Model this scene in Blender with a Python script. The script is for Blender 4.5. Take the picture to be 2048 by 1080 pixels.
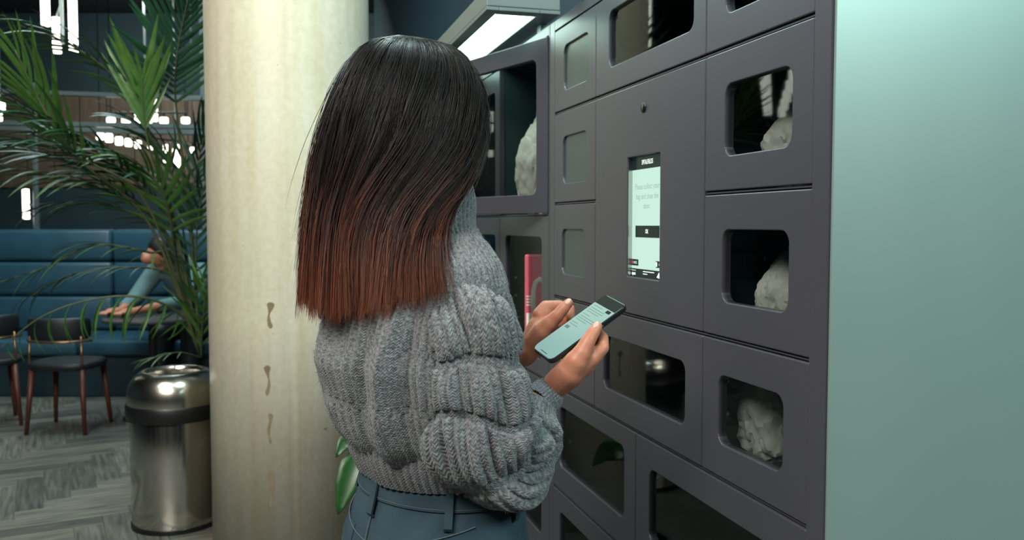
import bpy, bmesh, math, random
import numpy as np
from mathutils import Vector, Matrix, Quaternion

random.seed(7); rng = np.random.default_rng(7)
for o in list(bpy.data.objects): bpy.data.objects.remove(o)
scene = bpy.context.scene
COL = scene.collection
R = math.radians

# ------------------------------------------------------------------ camera
F_PX, PITCH, CAM_Z = 1746.0, R(3.02), 1.40
cam_data = bpy.data.cameras.new('camera'); cam = bpy.data.objects.new('camera', cam_data)
COL.objects.link(cam); scene.camera = cam
cam.location = (0, 0, CAM_Z); cam.rotation_euler = (R(90) - PITCH, 0, 0)
cam_data.sensor_width = 36.0; cam_data.lens = 36.0 * F_PX / 2048.0
cam_data.clip_start = 0.05; cam_data.clip_end = 60
cam_data.dof.use_dof = True; cam_data.dof.focus_distance = 1.38; cam_data.dof.aperture_fstop = 7.0

# ------------------------------------------------------------------ world, lights, exposure
def srgb(r, g, b):
    def f(v):
        v /= 255.0
        return v / 12.92 if v <= 0.04045 else ((v + 0.055) / 1.055) ** 2.4
    return (f(r), f(g), f(b), 1.0)
world = bpy.data.worlds.new('world'); scene.world = world; world.use_nodes = True
world.node_tree.nodes['Background'].inputs[0].default_value = (0.10, 0.17, 0.19, 1)
world.node_tree.nodes['Background'].inputs[1].default_value = 0.15
scene.view_settings.view_transform = 'Standard'; scene.view_settings.look = 'None'
scene.view_settings.exposure = 0.0; scene.view_settings.gamma = 1.0
scene.view_settings.use_curve_mapping = False

def area(name, loc, target, size, energy, color, sy=None):
    l = bpy.data.lights.new(name, 'AREA'); l.energy = energy; l.color = color
    l.shape = 'RECTANGLE'; l.size = size; l.size_y = sy or size
    o = bpy.data.objects.new(name, l); COL.objects.link(o); o.location = loc
    o.rotation_euler = (Vector(target) - Vector(loc)).to_track_quat('-Z', 'Y').to_euler()
    return o
# added area lights without fittings, out of view, to bring up the brightness
area('fill_light_entrance', (-1.6, -1.2, 3.9), (-1.0, 1.6, 0.6), 2.2, 190, (1.0, 0.95, 0.86), 1.0)  # added key light from behind the lens, on pillar and sweater
area('fill_light_middle', (-2.0, 1.5, 3.9), (-1.3, 3.4, 0.8), 1.4, 70, (1.0, 0.95, 0.86))  # added fill for the pillar, bin and palm
area('fill_light_side', (2.9, -0.7, 3.3), (0.6, 1.3, 1.4), 1.8, 105, (0.78, 1.0, 0.97), 1.0)  # added cool light for the side panel's sheen and the sleeve
area('fill_light_aisle', (0.05, 2.3, 4.0), (-0.55, 3.3, 1.6), 0.9, 85, (0.74, 1.0, 0.96), 0.5)  # added cool light for the pillar's right side and the hair
area('fill_light_lounge', (-3.0, 6.0, 4.1), (-3.0, 6.2, 0), 2.0, 140, (0.74, 0.95, 1.0))  # added fill over the lounge seating
area('fill_light_far', (-4.0, 10.6, 4.2), (-4.0, 12.5, 1.5), 3.0, 120, (0.95, 0.95, 0.85), 0.8)  # added to lift the rails and the back wall

# ------------------------------------------------------------------ helpers
CT, ST = math.cos(PITCH), math.sin(PITCH)
def U(px, py, Y):
    """point of the place that lies Y metres in front of the lens on a sight line"""
    rx, ry = (px - 1024) / F_PX, (540 - py) / F_PX
    dy, dz = CT + ST * ry, CT * ry - ST
    k = Y / dy
    return Vector((rx * k, Y, CAM_Z + dz * k))

def link(o, parent=None):
    COL.objects.link(o)
    if parent is not None: o.parent = parent
    return o
def thing(name, label, cat, loc=(0, 0, 0), rotz=0, group=None):
    o = bpy.data.objects.new(name, None); COL.objects.link(o); o.empty_display_size = 0.1
    o.location = loc; o.rotation_euler = (0, 0, rotz)
    o['label'] = label; o['category'] = cat
    if group: o['group'] = group
    return o
def tag(o, label=None, cat=None, group=None, kind=None):
    if label: o['label'] = label
    if cat: o['category'] = cat
    if group: o['group'] = group
    if kind: o['kind'] = kind
    return o

class MB:
    """collects shapes for ONE mesh object"""
    def __init__(s): s.v = []; s.f = []
    def add(s, vs, fs):
        b = len(s.v); s.v += [tuple(x) for x in vs]; s.f += [tuple(i + b for i in f) for f in fs]; return s
    def box(s, x0, y0, z0, x1, y1, z1, c=0.0):
        """box with chamfered edges"""
        if c <= 0:
            vs = [(x, y, z) for z in (z0, z1) for y in (y0, y1) for x in (x0, x1)]
            return s.add(vs, [(0, 2, 3, 1), (4, 5, 7, 6), (0, 1, 5, 4), (2, 6, 7, 3), (0, 4, 6, 2), (1, 3, 7, 5)])
        bm = bmesh.new(); bmesh.ops.create_cube(bm, size=1)
        for v in bm.verts: v.co = Vector(((x0 + x1) / 2 + v.co.x * (x1 - x0), (y0 + y1) / 2 + v.co.y * (y1 - y0), (z0 + z1) / 2 + v.co.z * (z1 - z0)))
        bmesh.ops.bevel(bm, geom=list(bm.edges), offset=c, segments=2, affect='EDGES', profile=0.5)
        return s.bm(bm)
    def bm(s, bm):
        bm.verts.index_update()
        s.add([v.co[:] for v in bm.verts], [[v.index for v in f.verts] for f in bm.faces]); bm.free(); return s
    def loops(s, loops, cap0=False, cap1=False, closed=True):
        n = len(loops[0]); vs = [p for l in loops for p in l]; fs = []
        for i in range(len(loops) - 1):
            for j in range(n if closed else n - 1):
                k = (j + 1) % n
                fs.append((i * n + j, i * n + k, (i + 1) * n + k, (i + 1) * n + j))
        if cap0: fs.append(tuple(range(n - 1, -1, -1)))
        if cap1: fs.append(tuple((len(loops) - 1) * n + j for j in range(n)))
        return s.add(vs, fs)
    def tube(s, pts, r, n=8, caps=True):
        pts = [Vector(p) for p in pts]; rs = r if isinstance(r, (list, tuple)) else [r] * len(pts)
        loops = []; up = None
        for i, p in enumerate(pts):
            t = (pts[min(i + 1, len(pts) - 1)] - pts[max(i - 1, 0)]).normalized()
            if up is None:
                up = t.orthogonal().normalized()
            up = (up - t * up.dot(t)).normalized(); b = t.cross(up)
            loops.append([p + (up * math.cos(a) + b * math.sin(a)) * rs[i] for a in [2 * math.pi * j / n for j in range(n)]])
        return s.loops(loops, caps, caps)
    def lathe(s, prof, n=48, c=(0, 0, 0), cap0=False, cap1=False):
        loops = [[(c[0] + r * math.cos(2 * math.pi * j / n), c[1] + r * math.sin(2 * math.pi * j / n), c[2] + z) for j in range(n)] for r, z in prof]
        return s.loops(loops, cap0, cap1)
    def ball(s, c, r, sub=2, sc=(1, 1, 1)):
        bm = bmesh.new(); bmesh.ops.create_icosphere(bm, subdivisions=sub, radius=1)
        for v in bm.verts: v.co = Vector((c[0] + v.co.x * r * sc[0], c[1] + v.co.y * r * sc[1], c[2] + v.co.z * r * sc[2]))
        return s.bm(bm)
    def capsule(s, p0, r0, p1, r1, n=14):
        p0, p1 = Vector(p0), Vector(p1); d = (p1 - p0); L = d.length; d.normalize()
        u = d.orthogonal().normalized(); w = d.cross(u); loops = []
        for k in range(5):
            a = -math.pi / 2 + k * math.pi / 10 + 0.02; loops.append((p0 + d * r0 * math.sin(a), r0 * math.cos(a)))
        for k in range(6):
            a = k * math.pi / 10 - (0.02 if k == 5 else 0); loops.append((p1 + d * r1 * math.sin(a), r1 * math.cos(a)))
        ls = [[c + (u * math.cos(2 * math.pi * j / n) + w * math.sin(2 * math.pi * j / n)) * r for j in range(n)] for c, r in loops]
        return s.loops(ls, True, True)
    def build(s, name, mat, parent=None, smooth=False, angle=None):
        me = bpy.data.meshes.new(name); me.from_pydata(s.v, [], s.f); me.update()
        return fin(name, me, mat, parent, smooth, angle)
def fin(name, me, mat, parent=None, smooth=False, angle=None):
    if mat: me.materials.append(mat)
    if smooth or angle:
        me.polygons.foreach_set('use_smooth', [True] * len(me.polygons))
        if angle: me.set_sharp_from_angle(angle=R(angle))
    return link(bpy.data.objects.new(name, me), parent)
def dupe(o, parent=None, loc=None, rot=None):
    c = o.copy(); COL.objects.link(c); c.parent = parent
    if loc is not None: c.location = loc
    if rot is not None: c.rotation_euler = rot
    return c
def copy_tree(o, parent=None):
    c = o.copy(); COL.objects.link(c); c.parent = parent
    for ch in list(o.children): copy_tree(ch, c)
    return c

def rrect(x0, z0, x1, z1, r, k=6):
    """rounded rectangle loop, counter clockwise seen from -y"""
    pts = []
    for cx, cz, a0 in ((x1 - r, z1 - r, 0), (x0 + r, z1 - r, 90), (x0 + r, z0 + r, 180), (x1 - r, z0 + r, 270)):
        for i in range(k + 1):
            a = R(a0 + 90 * i / k); pts.append((cx + r * math.cos(a), cz + r * math.sin(a)))
    return pts

# ------------------------------------------------------------------ materials
def mat(name, col, rough=0.5, metal=0.0, spec=0.5, emit=None, estr=0, noise=None, bump=None, sss=0, coat=0):
    m = bpy.data.materials.new(name); m.use_nodes = True
    nt = m.node_tree; b = nt.nodes['Principled BSDF']
    b.inputs['Base Color'].default_value = col; b.inputs['Roughness'].default_value = rough
    b.inputs['Metallic'].default_value = metal; b.inputs['Specular IOR Level'].default_value = spec
    if coat: b.inputs['Coat Weight'].default_value = coat; b.inputs['Coat Roughness'].default_value = 0.15
    if emit: b.inputs['Emission Color'].default_value = emit; b.inputs['Emission Strength'].default_value = estr
    if sss: b.inputs['Subsurface Weight'].default_value = sss; b.inputs['Subsurface Radius'].default_value = (0.012, 0.004, 0.002); b.inputs['Subsurface Scale'].default_value = 0.4
    tc = nt.nodes.new('ShaderNodeTexCoord')
    if noise:   # (scale, colour2, detail, stretch)
        sc, c2, det, st = noise
        mp = nt.nodes.new('ShaderNodeMapping'); mp.inputs['Scale'].default_value = st
        n = nt.nodes.new('ShaderNodeTexNoise'); n.inputs['Scale'].default_value = sc; n.inputs['Detail'].default_value = det
        nt.links.new(tc.outputs['Object'], mp.inputs[0]); nt.links.new(mp.outputs[0], n.inputs['Vector'])
        rp = nt.nodes.new('ShaderNodeValToRGB'); rp.color_ramp.elements[0].position = 0.3; rp.color_ramp.elements[1].position = 0.7
        rp.color_ramp.elements[0].color = col; rp.color_ramp.elements[1].color = c2
        nt.links.new(n.outputs[0], rp.inputs[0]); nt.links.new(rp.outputs[0], b.inputs['Base Color'])
    if bump:    # (scale, strength, stretch)
        sc, stg, st = bump
        mp = nt.nodes.new('ShaderNodeMapping'); mp.inputs['Scale'].default_value = st
        n = nt.nodes.new('ShaderNodeTexNoise'); n.inputs['Scale'].default_value = sc; n.inputs['Detail'].default_value = 4
        nt.links.new(tc.outputs['Object'], mp.inputs[0]); nt.links.new(mp.outputs[0], n.inputs['Vector'])
        bp = nt.nodes.new('ShaderNodeBump'); bp.inputs['Strength'].default_value = stg; bp.inputs['Distance'].default_value = 0.002
        nt.links.new(n.outputs[0], bp.inputs['Height']); nt.links.new(bp.outputs[0], b.inputs['Normal'])
    return m
def glass_mat(name, tint, rough=0.02):
    m = bpy.data.materials.new(name); m.use_nodes = True; nt = m.node_tree; nt.nodes.clear()
    out = nt.nodes.new('ShaderNodeOutputMaterial'); mx = nt.nodes.new('ShaderNodeMixShader')
    tr = nt.nodes.new('ShaderNodeBsdfTransparent'); gl = nt.nodes.new('ShaderNodeBsdfGlossy'); fr = nt.nodes.new('ShaderNodeFresnel')
    fr.inputs['IOR'].default_value = 1.9; tr.inputs[0].default_value = tint; gl.inputs['Roughness'].default_value = rough
    ge = nt.nodes.new('ShaderNodeNewGeometry'); iv = nt.nodes.new('ShaderNodeMath'); iv.operation = 'SUBTRACT'; iv.inputs[0].default_value = 1; nt.links.new(ge.outputs['Backfacing'], iv.inputs[1])
    mu = nt.nodes.new('ShaderNodeMath'); mu.operation = 'MULTIPLY'; nt.links.new(fr.outputs[0], mu.inputs[0]); nt.links.new(iv.outputs[0], mu.inputs[1])
    nt.links.new(mu.outputs[0], mx.inputs[0]); nt.links.new(tr.outputs[0], mx.inputs[1]); nt.links.new(gl.outputs[0], mx.inputs[2])
    nt.links.new(mx.outputs[0], out.inputs[0]); return m

M = {}
M['locker'] = mat('locker_paint', srgb(84, 84, 94), 0.33, 0.3, 0.5, noise=(1.2, srgb(80, 81, 91), 2, (1, 1, 1)), bump=(900, 0.05, (1, 1, 1)))
M['locker_in'] = mat('locker_interior', srgb(34, 56, 58), 0.6)
M['gap'] = mat('locker_carcass', srgb(26, 28, 31), 0.6)
M['side'] = mat('satin_side_panel', srgb(158, 184, 178), 0.40, 0.45, 0.5, noise=(2.2, srgb(140, 170, 167), 2, (1, 1, 0.5)))
M['glass'] = glass_mat('door_glass', (0.74, 0.77, 0.765, 1))
M['frost'] = mat('smoked_glass', srgb(50, 66, 66), 0.3, 0, 0.5, noise=(6, srgb(62, 80, 79), 3, (1, 1, 1)))
M['steel'] = mat('bright_steel', srgb(190, 190, 188), 0.25, 1.0)
M['screw'] = mat('zinc_screw', srgb(225, 230, 228), 0.3, 0.2, 0.8)
M['chrome'] = mat('chrome', srgb(235, 235, 235), 0.1, 1.0)
M['black'] = mat('black_plastic', srgb(16, 17, 18), 0.4)
M['led'] = mat('light_diffuser', srgb(230, 255, 240), 0.5, emit=(0.70, 1.0, 0.86, 1), estr=7.0)
M['bulb'] = mat('lamp_tube', srgb(255, 250, 230), 0.5, emit=(1.0, 0.97, 0.85, 1), estr=4.0)
M['screen'] = mat('display_glow', srgb(20, 30, 28), 0.3, emit=(0.60, 0.88, 0.75, 1), estr=0.95)
M['screen_dark'] = mat('display_dark', srgb(8, 16, 18), 0.3, emit=(0.01, 0.03, 0.035, 1), estr=0.4)
M['screen_text'] = mat('display_text', srgb(120, 140, 135), 0.4, emit=(0.14, 0.22, 0.20, 1), estr=0.9)
M['screen_white'] = mat('display_white', srgb(220, 235, 230), 0.4, emit=(0.70, 0.85, 0.80, 1), estr=0.9)
M['bag'] = mat('bag_plastic', srgb(222, 216, 206), 0.55, 0, 0.4, noise=(9, srgb(236, 232, 226), 3, (1, 1, 1)), bump=(40, 0.6, (1, 1, 1)), sss=0.1)
M['pink'] = mat('pink_print', srgb(206, 92, 112), 0.5)
M['white'] = mat('white_print', srgb(205, 205, 196), 0.5)
M['teal_item'] = mat('teal_paper', srgb(96, 130, 128), 0.6)
M['dark_wall'] = mat('dark_wall_paint', srgb(20, 46, 56), 0.7, noise=(1.5, srgb(24, 54, 64), 3, (1, 1, 1)))
M['ceiling'] = mat('ceiling_paint', srgb(20, 34, 40), 0.8)
M['floor'] = mat('floor_screed', srgb(96, 96, 90), 0.5, noise=(3, srgb(78, 80, 76), 4, (1, 1, 1)))
M['panel_wood'] = mat('wall_plank_wood', srgb(98, 86, 72), 0.6, noise=(5, srgb(78, 68, 58), 5, (6, 6, 0.6)))
M['rail'] = mat('painted_steel', srgb(112, 126, 126), 0.4, 0.4)
M['blue'] = mat('blue_leather', srgb(34, 68, 84), 0.42, 0, 0.5, noise=(7, srgb(40, 78, 94), 3, (1, 1, 1)), bump=(60, 0.15, (1, 1, 1)))
M['chair_up'] = mat('chair_upholstery', srgb(22, 28, 32), 0.5)
M['walnut'] = mat('walnut_wood', srgb(96, 50, 36), 0.45, noise=(14, srgb(74, 38, 28), 4, (1, 1, 0.15)))
M['brass'] = mat('brass_tube', srgb(150, 116, 84), 0.3, 0.9)
M['table'] = mat('table_top', srgb(58, 62, 62), 0.35)
M['soil'] = mat('potting_soil', srgb(40, 32, 26), 0.9, bump=(60, 0.8, (1, 1, 1)))
M['pot'] = mat('planter_glaze', srgb(46, 50, 50), 0.5)
M['leaf'] = mat('palm_leaf', srgb(42, 88, 38), 0.42, 0, 0.5, noise=(3, srgb(84, 118, 50), 3, (1, 1, 1)))
M['leaf2'] = mat('palm_leaf_dark', srgb(24, 66, 46), 0.42, 0, 0.5, noise=(3, srgb(44, 88, 60), 3, (1, 1, 1)))
M['stem'] = mat('palm_stem', srgb(58, 74, 46), 0.5, noise=(10, srgb(84, 88, 60), 3, (1, 1, 0.2)))
M['broad'] = mat('broad_leaf', srgb(20, 60, 26), 0.35, 0, 0.5, noise=(12, srgb(36, 80, 36), 3, (1, 1, 1)))
M['skin'] = mat('skin', srgb(196, 134, 108), 0.45, 0, 0.4, noise=(30, srgb(184, 118, 94), 3, (1, 1, 1)), sss=0.25, bump=(220, 0.12, (1, 1, 1)))
M['nail'] = mat('finger_nail', srgb(226, 178, 162), 0.25)
M['eye'] = mat('eye_white', srgb(230, 228, 224), 0.2)
M['lips'] = mat('lips', srgb(166, 88, 80), 0.4)
M['phone'] = mat('phone_case', srgb(48, 54, 58), 0.25, 0.6)
M['phone_screen'] = mat('phone_display', srgb(60, 80, 78), 0.12, emit=(0.36, 0.62, 0.58, 1), estr=0.62)
M['phone_dark'] = mat('phone_header', srgb(6, 12, 14), 0.4, 0, 0.2)
M['phone_text'] = mat('phone_text', srgb(40, 60, 62), 0.2, emit=(0.10, 0.22, 0.22, 1), estr=0.6)
M['stitch'] = mat('jeans_stitch', srgb(78, 92, 98), 0.8)
M['shoe'] = mat('shoe_leather', srgb(38, 38, 40), 0.45)
M['shirt'] = mat('grey_shirt', srgb(92, 122, 122), 0.8)
M['shorthair'] = mat('short_dark_hair', srgb(22, 20, 20), 0.5)

def steel_brushed():
    m = mat('brushed_steel', srgb(206, 202, 194), 0.22, 1.0); nt = m.node_tree; b = nt.nodes['Principled BSDF']
    tc = nt.nodes.new('ShaderNodeTexCoord'); mp = nt.nodes.new('ShaderNodeMapping'); mp.inputs['Scale'].default_value = (60, 60, 0.6)
    n = nt.nodes.new('ShaderNodeTexNoise'); n.inputs['Scale'].default_value = 3; n.inputs['Detail'].default_value = 5
    rp = nt.nodes.new('ShaderNodeMapRange'); rp.inputs[3].default_value = 0.10; rp.inputs[4].default_value = 0.26
    nt.links.new(tc.outputs['Object'], mp.inputs[0]); nt.links.new(mp.outputs[0], n.inputs[0])
    nt.links.new(n.outputs[0], rp.inputs[0]); nt.links.new(rp.outputs[0], b.inputs['Roughness'])
    return m
M['brushed'] = steel_brushed()
M['lidsteel'] = mat('satin_steel', srgb(210, 206, 196), 0.22, 1.0)

def concrete():
    m = mat('fairfaced_concrete', srgb(178, 168, 148), 0.42); nt = m.node_tree; b = nt.nodes['Principled BSDF']; L = nt.links
    tc = nt.nodes.new('ShaderNodeTexCoord')
    def noise(scale, st, det=5):
        mp = nt.nodes.new('ShaderNodeMapping'); mp.inputs['Scale'].default_value = st
        n = nt.nodes.new('ShaderNodeTexNoise'); n.inputs['Scale'].default_value = scale; n.inputs['Detail'].default_value = det
        L.new(tc.outputs['Object'], mp.inputs[0]); L.new(mp.outputs[0], n.inputs[0]); return n.outputs[0]
    def ramp(src, p0, c0, p1, c1):
        r = nt.nodes.new('ShaderNodeValToRGB'); e = r.color_ramp.elements
        e[0].position, e[0].color, e[1].position, e[1].color = p0, c0, p1, c1
        L.new(src, r.inputs[0]); return r.outputs[0]
    def mix(fac, a, c, mode='MIX'):
        x = nt.nodes.new('ShaderNodeMix'); x.data_type = 'RGBA'; x.blend_type = mode
        if isinstance(fac, float): x.inputs[0].default_value = fac
        else: L.new(fac, x.inputs[0])
        L.new(a, x.inputs[6])
        if isinstance(c, tuple): x.inputs[7].default_value = c
        else: L.new(c, x.inputs[7])
        return x.outputs[2]
    base = ramp(noise(1.6, (1, 1, 0.35)), 0.3, srgb(194, 187, 166), 0.72, srgb(206, 203, 190))
    streak = ramp(noise(6, (2.5, 2.5, 0.12)), 0.42, (0, 0, 0, 1), 0.75, (1, 1, 1, 1))
    x = mix(streak, base, srgb(190, 180, 154)); 
    fine = ramp(noise(40, (1, 1, 1)), 0.35, (0.88, 0.87, 0.84, 1), 0.65, (1, 1, 1, 1))
    x = mix(0.8, x, fine, 'MULTIPLY')
    pits = ramp(noise(34, (1, 1, 1), 2), 0.215, (0.25, 0.22, 0.2, 1), 0.235, (1, 1, 1, 1))
    x = mix(1.0, x, pits, 'MULTIPLY')
    L.new(x, b.inputs['Base Color'])
    bp = nt.nodes.new('ShaderNodeBump'); bp.inputs['Strength'].default_value = 0.15; bp.inputs['Distance'].default_value = 0.004
    L.new(noise(14, (1, 1, 0.5)), bp.inputs['Height']); L.new(bp.outputs[0], b.inputs['Normal'])
    return m
M['concrete'] = concrete()
M['stain'] = mat('damp_stain', srgb(116, 100, 74), 0.6, noise=(18, srgb(134, 118, 92), 3, (1, 1, 1)))

def plank_mat():
    m = mat('oak_plank', srgb(120, 112, 100), 0.34); nt = m.node_tree; b = nt.nodes['Principled BSDF']; L = nt.links
    tc = nt.nodes.new('ShaderNodeTexCoord'); oi = nt.nodes.new('ShaderNodeObjectInfo')
    mp = nt.nodes.new('ShaderNodeMapping'); mp.inputs['Scale'].default_value = (2, 26, 2)
    n = nt.nodes.new('ShaderNodeTexNoise'); n.inputs['Scale'].default_value = 2; n.inputs['Detail'].default_value = 6
    ad = nt.nodes.new('ShaderNodeVectorMath'); ad.operation = 'ADD'; cm = nt.nodes.new('ShaderNodeCombineXYZ'); mu = nt.nodes.new('ShaderNodeMath'); mu.operation = 'MULTIPLY'; mu.inputs[1].default_value = 37
    L.new(oi.outputs['Random'], mu.inputs[0]); L.new(mu.outputs[0], cm.inputs[0]); L.new(tc.outputs['Object'], ad.inputs[0]); L.new(cm.outputs[0], ad.inputs[1])
    L.new(ad.outputs[0], mp.inputs[0]); L.new(mp.outputs[0], n.inputs[0])
    r1 = nt.nodes.new('ShaderNodeValToRGB'); e = r1.color_ramp.elements
    e[0].position, e[0].color, e[1].position, e[1].color = 0.25, srgb(58, 66, 68), 0.75, srgb(140, 138, 128)
    L.new(n.outputs[0], r1.inputs[0])
    r2 = nt.nodes.new('ShaderNodeValToRGB'); e = r2.color_ramp.elements
    e[0].position, e[0].color, e[1].position, e[1].color = 0.0, (0.45, 0.46, 0.46, 1), 1.0, (1.1, 1.06, 0.98, 1)
    L.new(oi.outputs['Random'], r2.inputs[0])
    mx = nt.nodes.new('ShaderNodeMix'); mx.data_type = 'RGBA'; mx.blend_type = 'MULTIPLY'; mx.inputs[0].default_value = 1
    L.new(r1.outputs[0], mx.inputs[6]); L.new(r2.outputs[0], mx.inputs[7]); L.new(mx.outputs[2], b.inputs['Base Color'])
    return m
M['plank'] = plank_mat()

def knit_mat(name, c1, c2, sw=0.0044, sh=0.0038, strength=0.9):
    """wool with V stitches; the UV map is in metres"""
    m = mat(name, c1, 0.95, 0, 0.15); nt = m.node_tree; b = nt.nodes['Principled BSDF']; L = nt.links
    b.inputs['Sheen Weight'].default_value = 0.25; b.inputs['Sheen Roughness'].default_value = 0.5
    tc = nt.nodes.new('ShaderNodeTexCoord'); sp = nt.nodes.new('ShaderNodeSeparateXYZ'); L.new(tc.outputs['UV'], sp.inputs[0])
    def mth(op, a, c=None):
        x = nt.nodes.new('ShaderNodeMath'); x.operation = op
        for i, q in enumerate((a, c)):
            if q is None: continue
            if isinstance(q, (int, float)): x.inputs[i].default_value = q
            else: L.new(q, x.inputs[i])
        return x.outputs[0]
    nz = nt.nodes.new('ShaderNodeTexNoise'); nz.inputs['Scale'].default_value = 120; nz.inputs['Detail'].default_value = 3
    L.new(tc.outputs['UV'], nz.inputs[0])
    wob = mth('MULTIPLY', mth('SUBTRACT', nz.outputs[0], 0.5), 0.5)
    tri = mth('ABSOLUTE', mth('SUBTRACT', mth('FRACT', mth('ADD', mth('DIVIDE', sp.outputs[0], sw), wob)), 0.5))
    ph = mth('ADD', mth('ADD', mth('DIVIDE', sp.outputs[1], sh), mth('MULTIPLY', tri, 1.7)), wob)
    row = mth('ADD', mth('MULTIPLY', mth('SINE', mth('MULTIPLY', ph, 6.2832)), 0.5), 0.5)
    colp = mth('SUBTRACT', 1.0, mth('MULTIPLY', mth('MULTIPLY', tri, tri), 3.2))
    fz = nt.nodes.new('ShaderNodeTexNoise'); fz.inputs['Scale'].default_value = 900; fz.inputs['Detail'].default_value = 2; L.new(tc.outputs['UV'], fz.inputs[0])
    h = mth('ADD', mth('MULTIPLY', row, colp), mth('MULTIPLY', fz.outputs[0], 0.5))
    bp = nt.nodes.new('ShaderNodeBump'); bp.inputs['Strength'].default_value = strength; bp.inputs['Distance'].default_value = 0.0022
    L.new(h, bp.inputs['Height']); L.new(bp.outputs[0], b.inputs['Normal'])
    hn = nt.nodes.new('ShaderNodeTexNoise'); hn.inputs['Scale'].default_value = 260; hn.inputs['Detail'].default_value = 4; L.new(tc.outputs['UV'], hn.inputs[0])
    rp = nt.nodes.new('ShaderNodeValToRGB'); e = rp.color_ramp.elements
    e[0].position, e[0].color, e[1].position, e[1].color = 0.34, c1, 0.66, c2
    L.new(hn.outputs[0], rp.inputs[0]); L.new(rp.outputs[0], b.inputs['Base Color'])
    return m
M['knit'] = knit_mat('grey_wool_knit', srgb(78, 83, 87), srgb(136, 140, 143), strength=0.65)
M['knit_rib'] = knit_mat('grey_wool_rib', srgb(84, 87, 93), srgb(124, 127, 133), 0.005, 0.004, 0.7)

def denim():
    m = mat('blue_denim', srgb(58, 84, 100), 0.85, 0, 0.2); nt = m.node_tree; b = nt.nodes['Principled BSDF']; L = nt.links
    tc = nt.nodes.new('ShaderNodeTexCoord'); n = nt.nodes.new('ShaderNodeTexNoise'); n.inputs['Scale'].default_value = 9; n.inputs['Detail'].default_value = 6
    L.new(tc.outputs['Object'], n.inputs[0]); rp = nt.nodes.new('ShaderNodeValToRGB'); e = rp.color_ramp.elements
    e[0].position, e[0].color, e[1].position, e[1].color = 0.3, srgb(36, 54, 66), 0.75, srgb(66, 88, 98)
    L.new(n.outputs[0], rp.inputs[0]); L.new(rp.outputs[0], b.inputs['Base Color'])
    w = nt.nodes.new('ShaderNodeTexWave'); w.inputs['Scale'].default_value = 500; w.bands_direction = 'DIAGONAL'; L.new(tc.outputs['Object'], w.inputs[0])
    bp = nt.nodes.new('ShaderNodeBump'); bp.inputs['Strength'].default_value = 0.25; bp.inputs['Distance'].default_value = 0.001
    L.new(w.outputs['Fac'] if 'Fac' in w.outputs else w.outputs[1], bp.inputs['Height']); L.new(bp.outputs[0], b.inputs['Normal'])
    return m
M['denim'] = denim()

def hair_mat():
    """dyed hair: near black at the root to auburn at the tip; UV = (strand number, way along the strand)"""
    m = mat('ombre_hair', srgb(30, 20, 18), 0.40, 0, 0.32); nt = m.node_tree; b = nt.nodes['Principled BSDF']; L = nt.links
    tc = nt.nodes.new('ShaderNodeTexCoord'); sp = nt.nodes.new('ShaderNodeSeparateXYZ'); L.new(tc.outputs['UV'], sp.inputs[0])
    wn = nt.nodes.new('ShaderNodeTexWhiteNoise'); wn.noise_dimensions = '1D'; L.new(sp.outputs[0], wn.inputs['W'])
    mr = nt.nodes.new('ShaderNodeMath'); mr.operation = 'MULTIPLY_ADD'; mr.inputs[1].default_value = 0.48; L.new(wn.outputs['Value'], mr.inputs[0])
    sub = nt.nodes.new('ShaderNodeMath'); sub.operation = 'SUBTRACT'; sub.inputs[1].default_value = 0.25; L.new(sp.outputs[1], sub.inputs[0]); L.new(sub.outputs[0], mr.inputs[2])
    rp = nt.nodes.new('ShaderNodeValToRGB'); cr = rp.color_ramp; e = cr.elements
    e[0].position, e[0].color = 0.42, srgb(19, 15, 16)
    e[1].position, e[1].color = 1.0, srgb(140, 80, 54)
    x = cr.elements.new(0.66); x.color = srgb(46, 28, 25)
    x = cr.elements.new(0.84); x.color = srgb(96, 54, 42)
    L.new(mr.outputs[0], rp.inputs[0]); L.new(rp.outputs[0], b.inputs['Base Color'])
    return m
M['hair'] = hair_mat()
# ------------------------------------------------------------------ the setting
AL = R(15.5); P0 = 0.75; K = 0.75 / 0.85                     # heading of the locker front, distance of its plane from the lens
NV = Vector((math.cos(AL), math.sin(AL), 0)); DV = Vector((-math.sin(AL), math.cos(AL), 0))
LOCKER_ROT = math.atan2(-math.cos(AL), math.sin(AL))
def LP(s, q, z): return NV * q + DV * s + Vector((0, 0, z))

def struct(o): o['kind'] = 'structure'; return o
floor = struct(MB().box(-9.6, -5, -0.12, 4.5, 13.2, -0.004).build('floor', M['floor']))
struct(MB().box(-9.6, -5, 4.5, 4.5, 13.2, 4.62).build('ceiling', M['ceiling']))
struct(MB().box(-9.75, -5, 0, -9.6, 13.2, 4.5).build('wall_left', M['dark_wall']))
wb = struct(MB().box(-9.6, 13.05, 0, 4.5, 13.2, 4.5).build('wall_back', M['dark_wall']))
struct(MB().box(-9.6, -5.15, 0, 4.5, -5, 4.5).build('wall_front', M['dark_wall']))
wr = struct(MB().box(-9.5, 0, 0, 0.98, 0.12, 4.5).build('wall_right', M['dark_wall']))
struct(MB().box(4.5, -5, 0, 4.65, 13.2, 4.5).build('wall_side', M['dark_wall']))
wr.location = NV * 1.34 + DV * 2.0; wr.rotation_euler = (0, 0, LOCKER_ROT)
# brown boards on the back wall, each one a piece
bd = MB().box(-0.19, -0.03, 0, 0.19, 0, 1.35, 0.004)
bo = bd.build('plank', M['panel_wood'], wb); bo.location = (-7.8, 13.05, 1.95)
for i in range(1, 16):
    dupe(bo, wb, (-7.8 + i * 0.4, 13.05, 1.95 + random.uniform(-.02, .02)))
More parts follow.
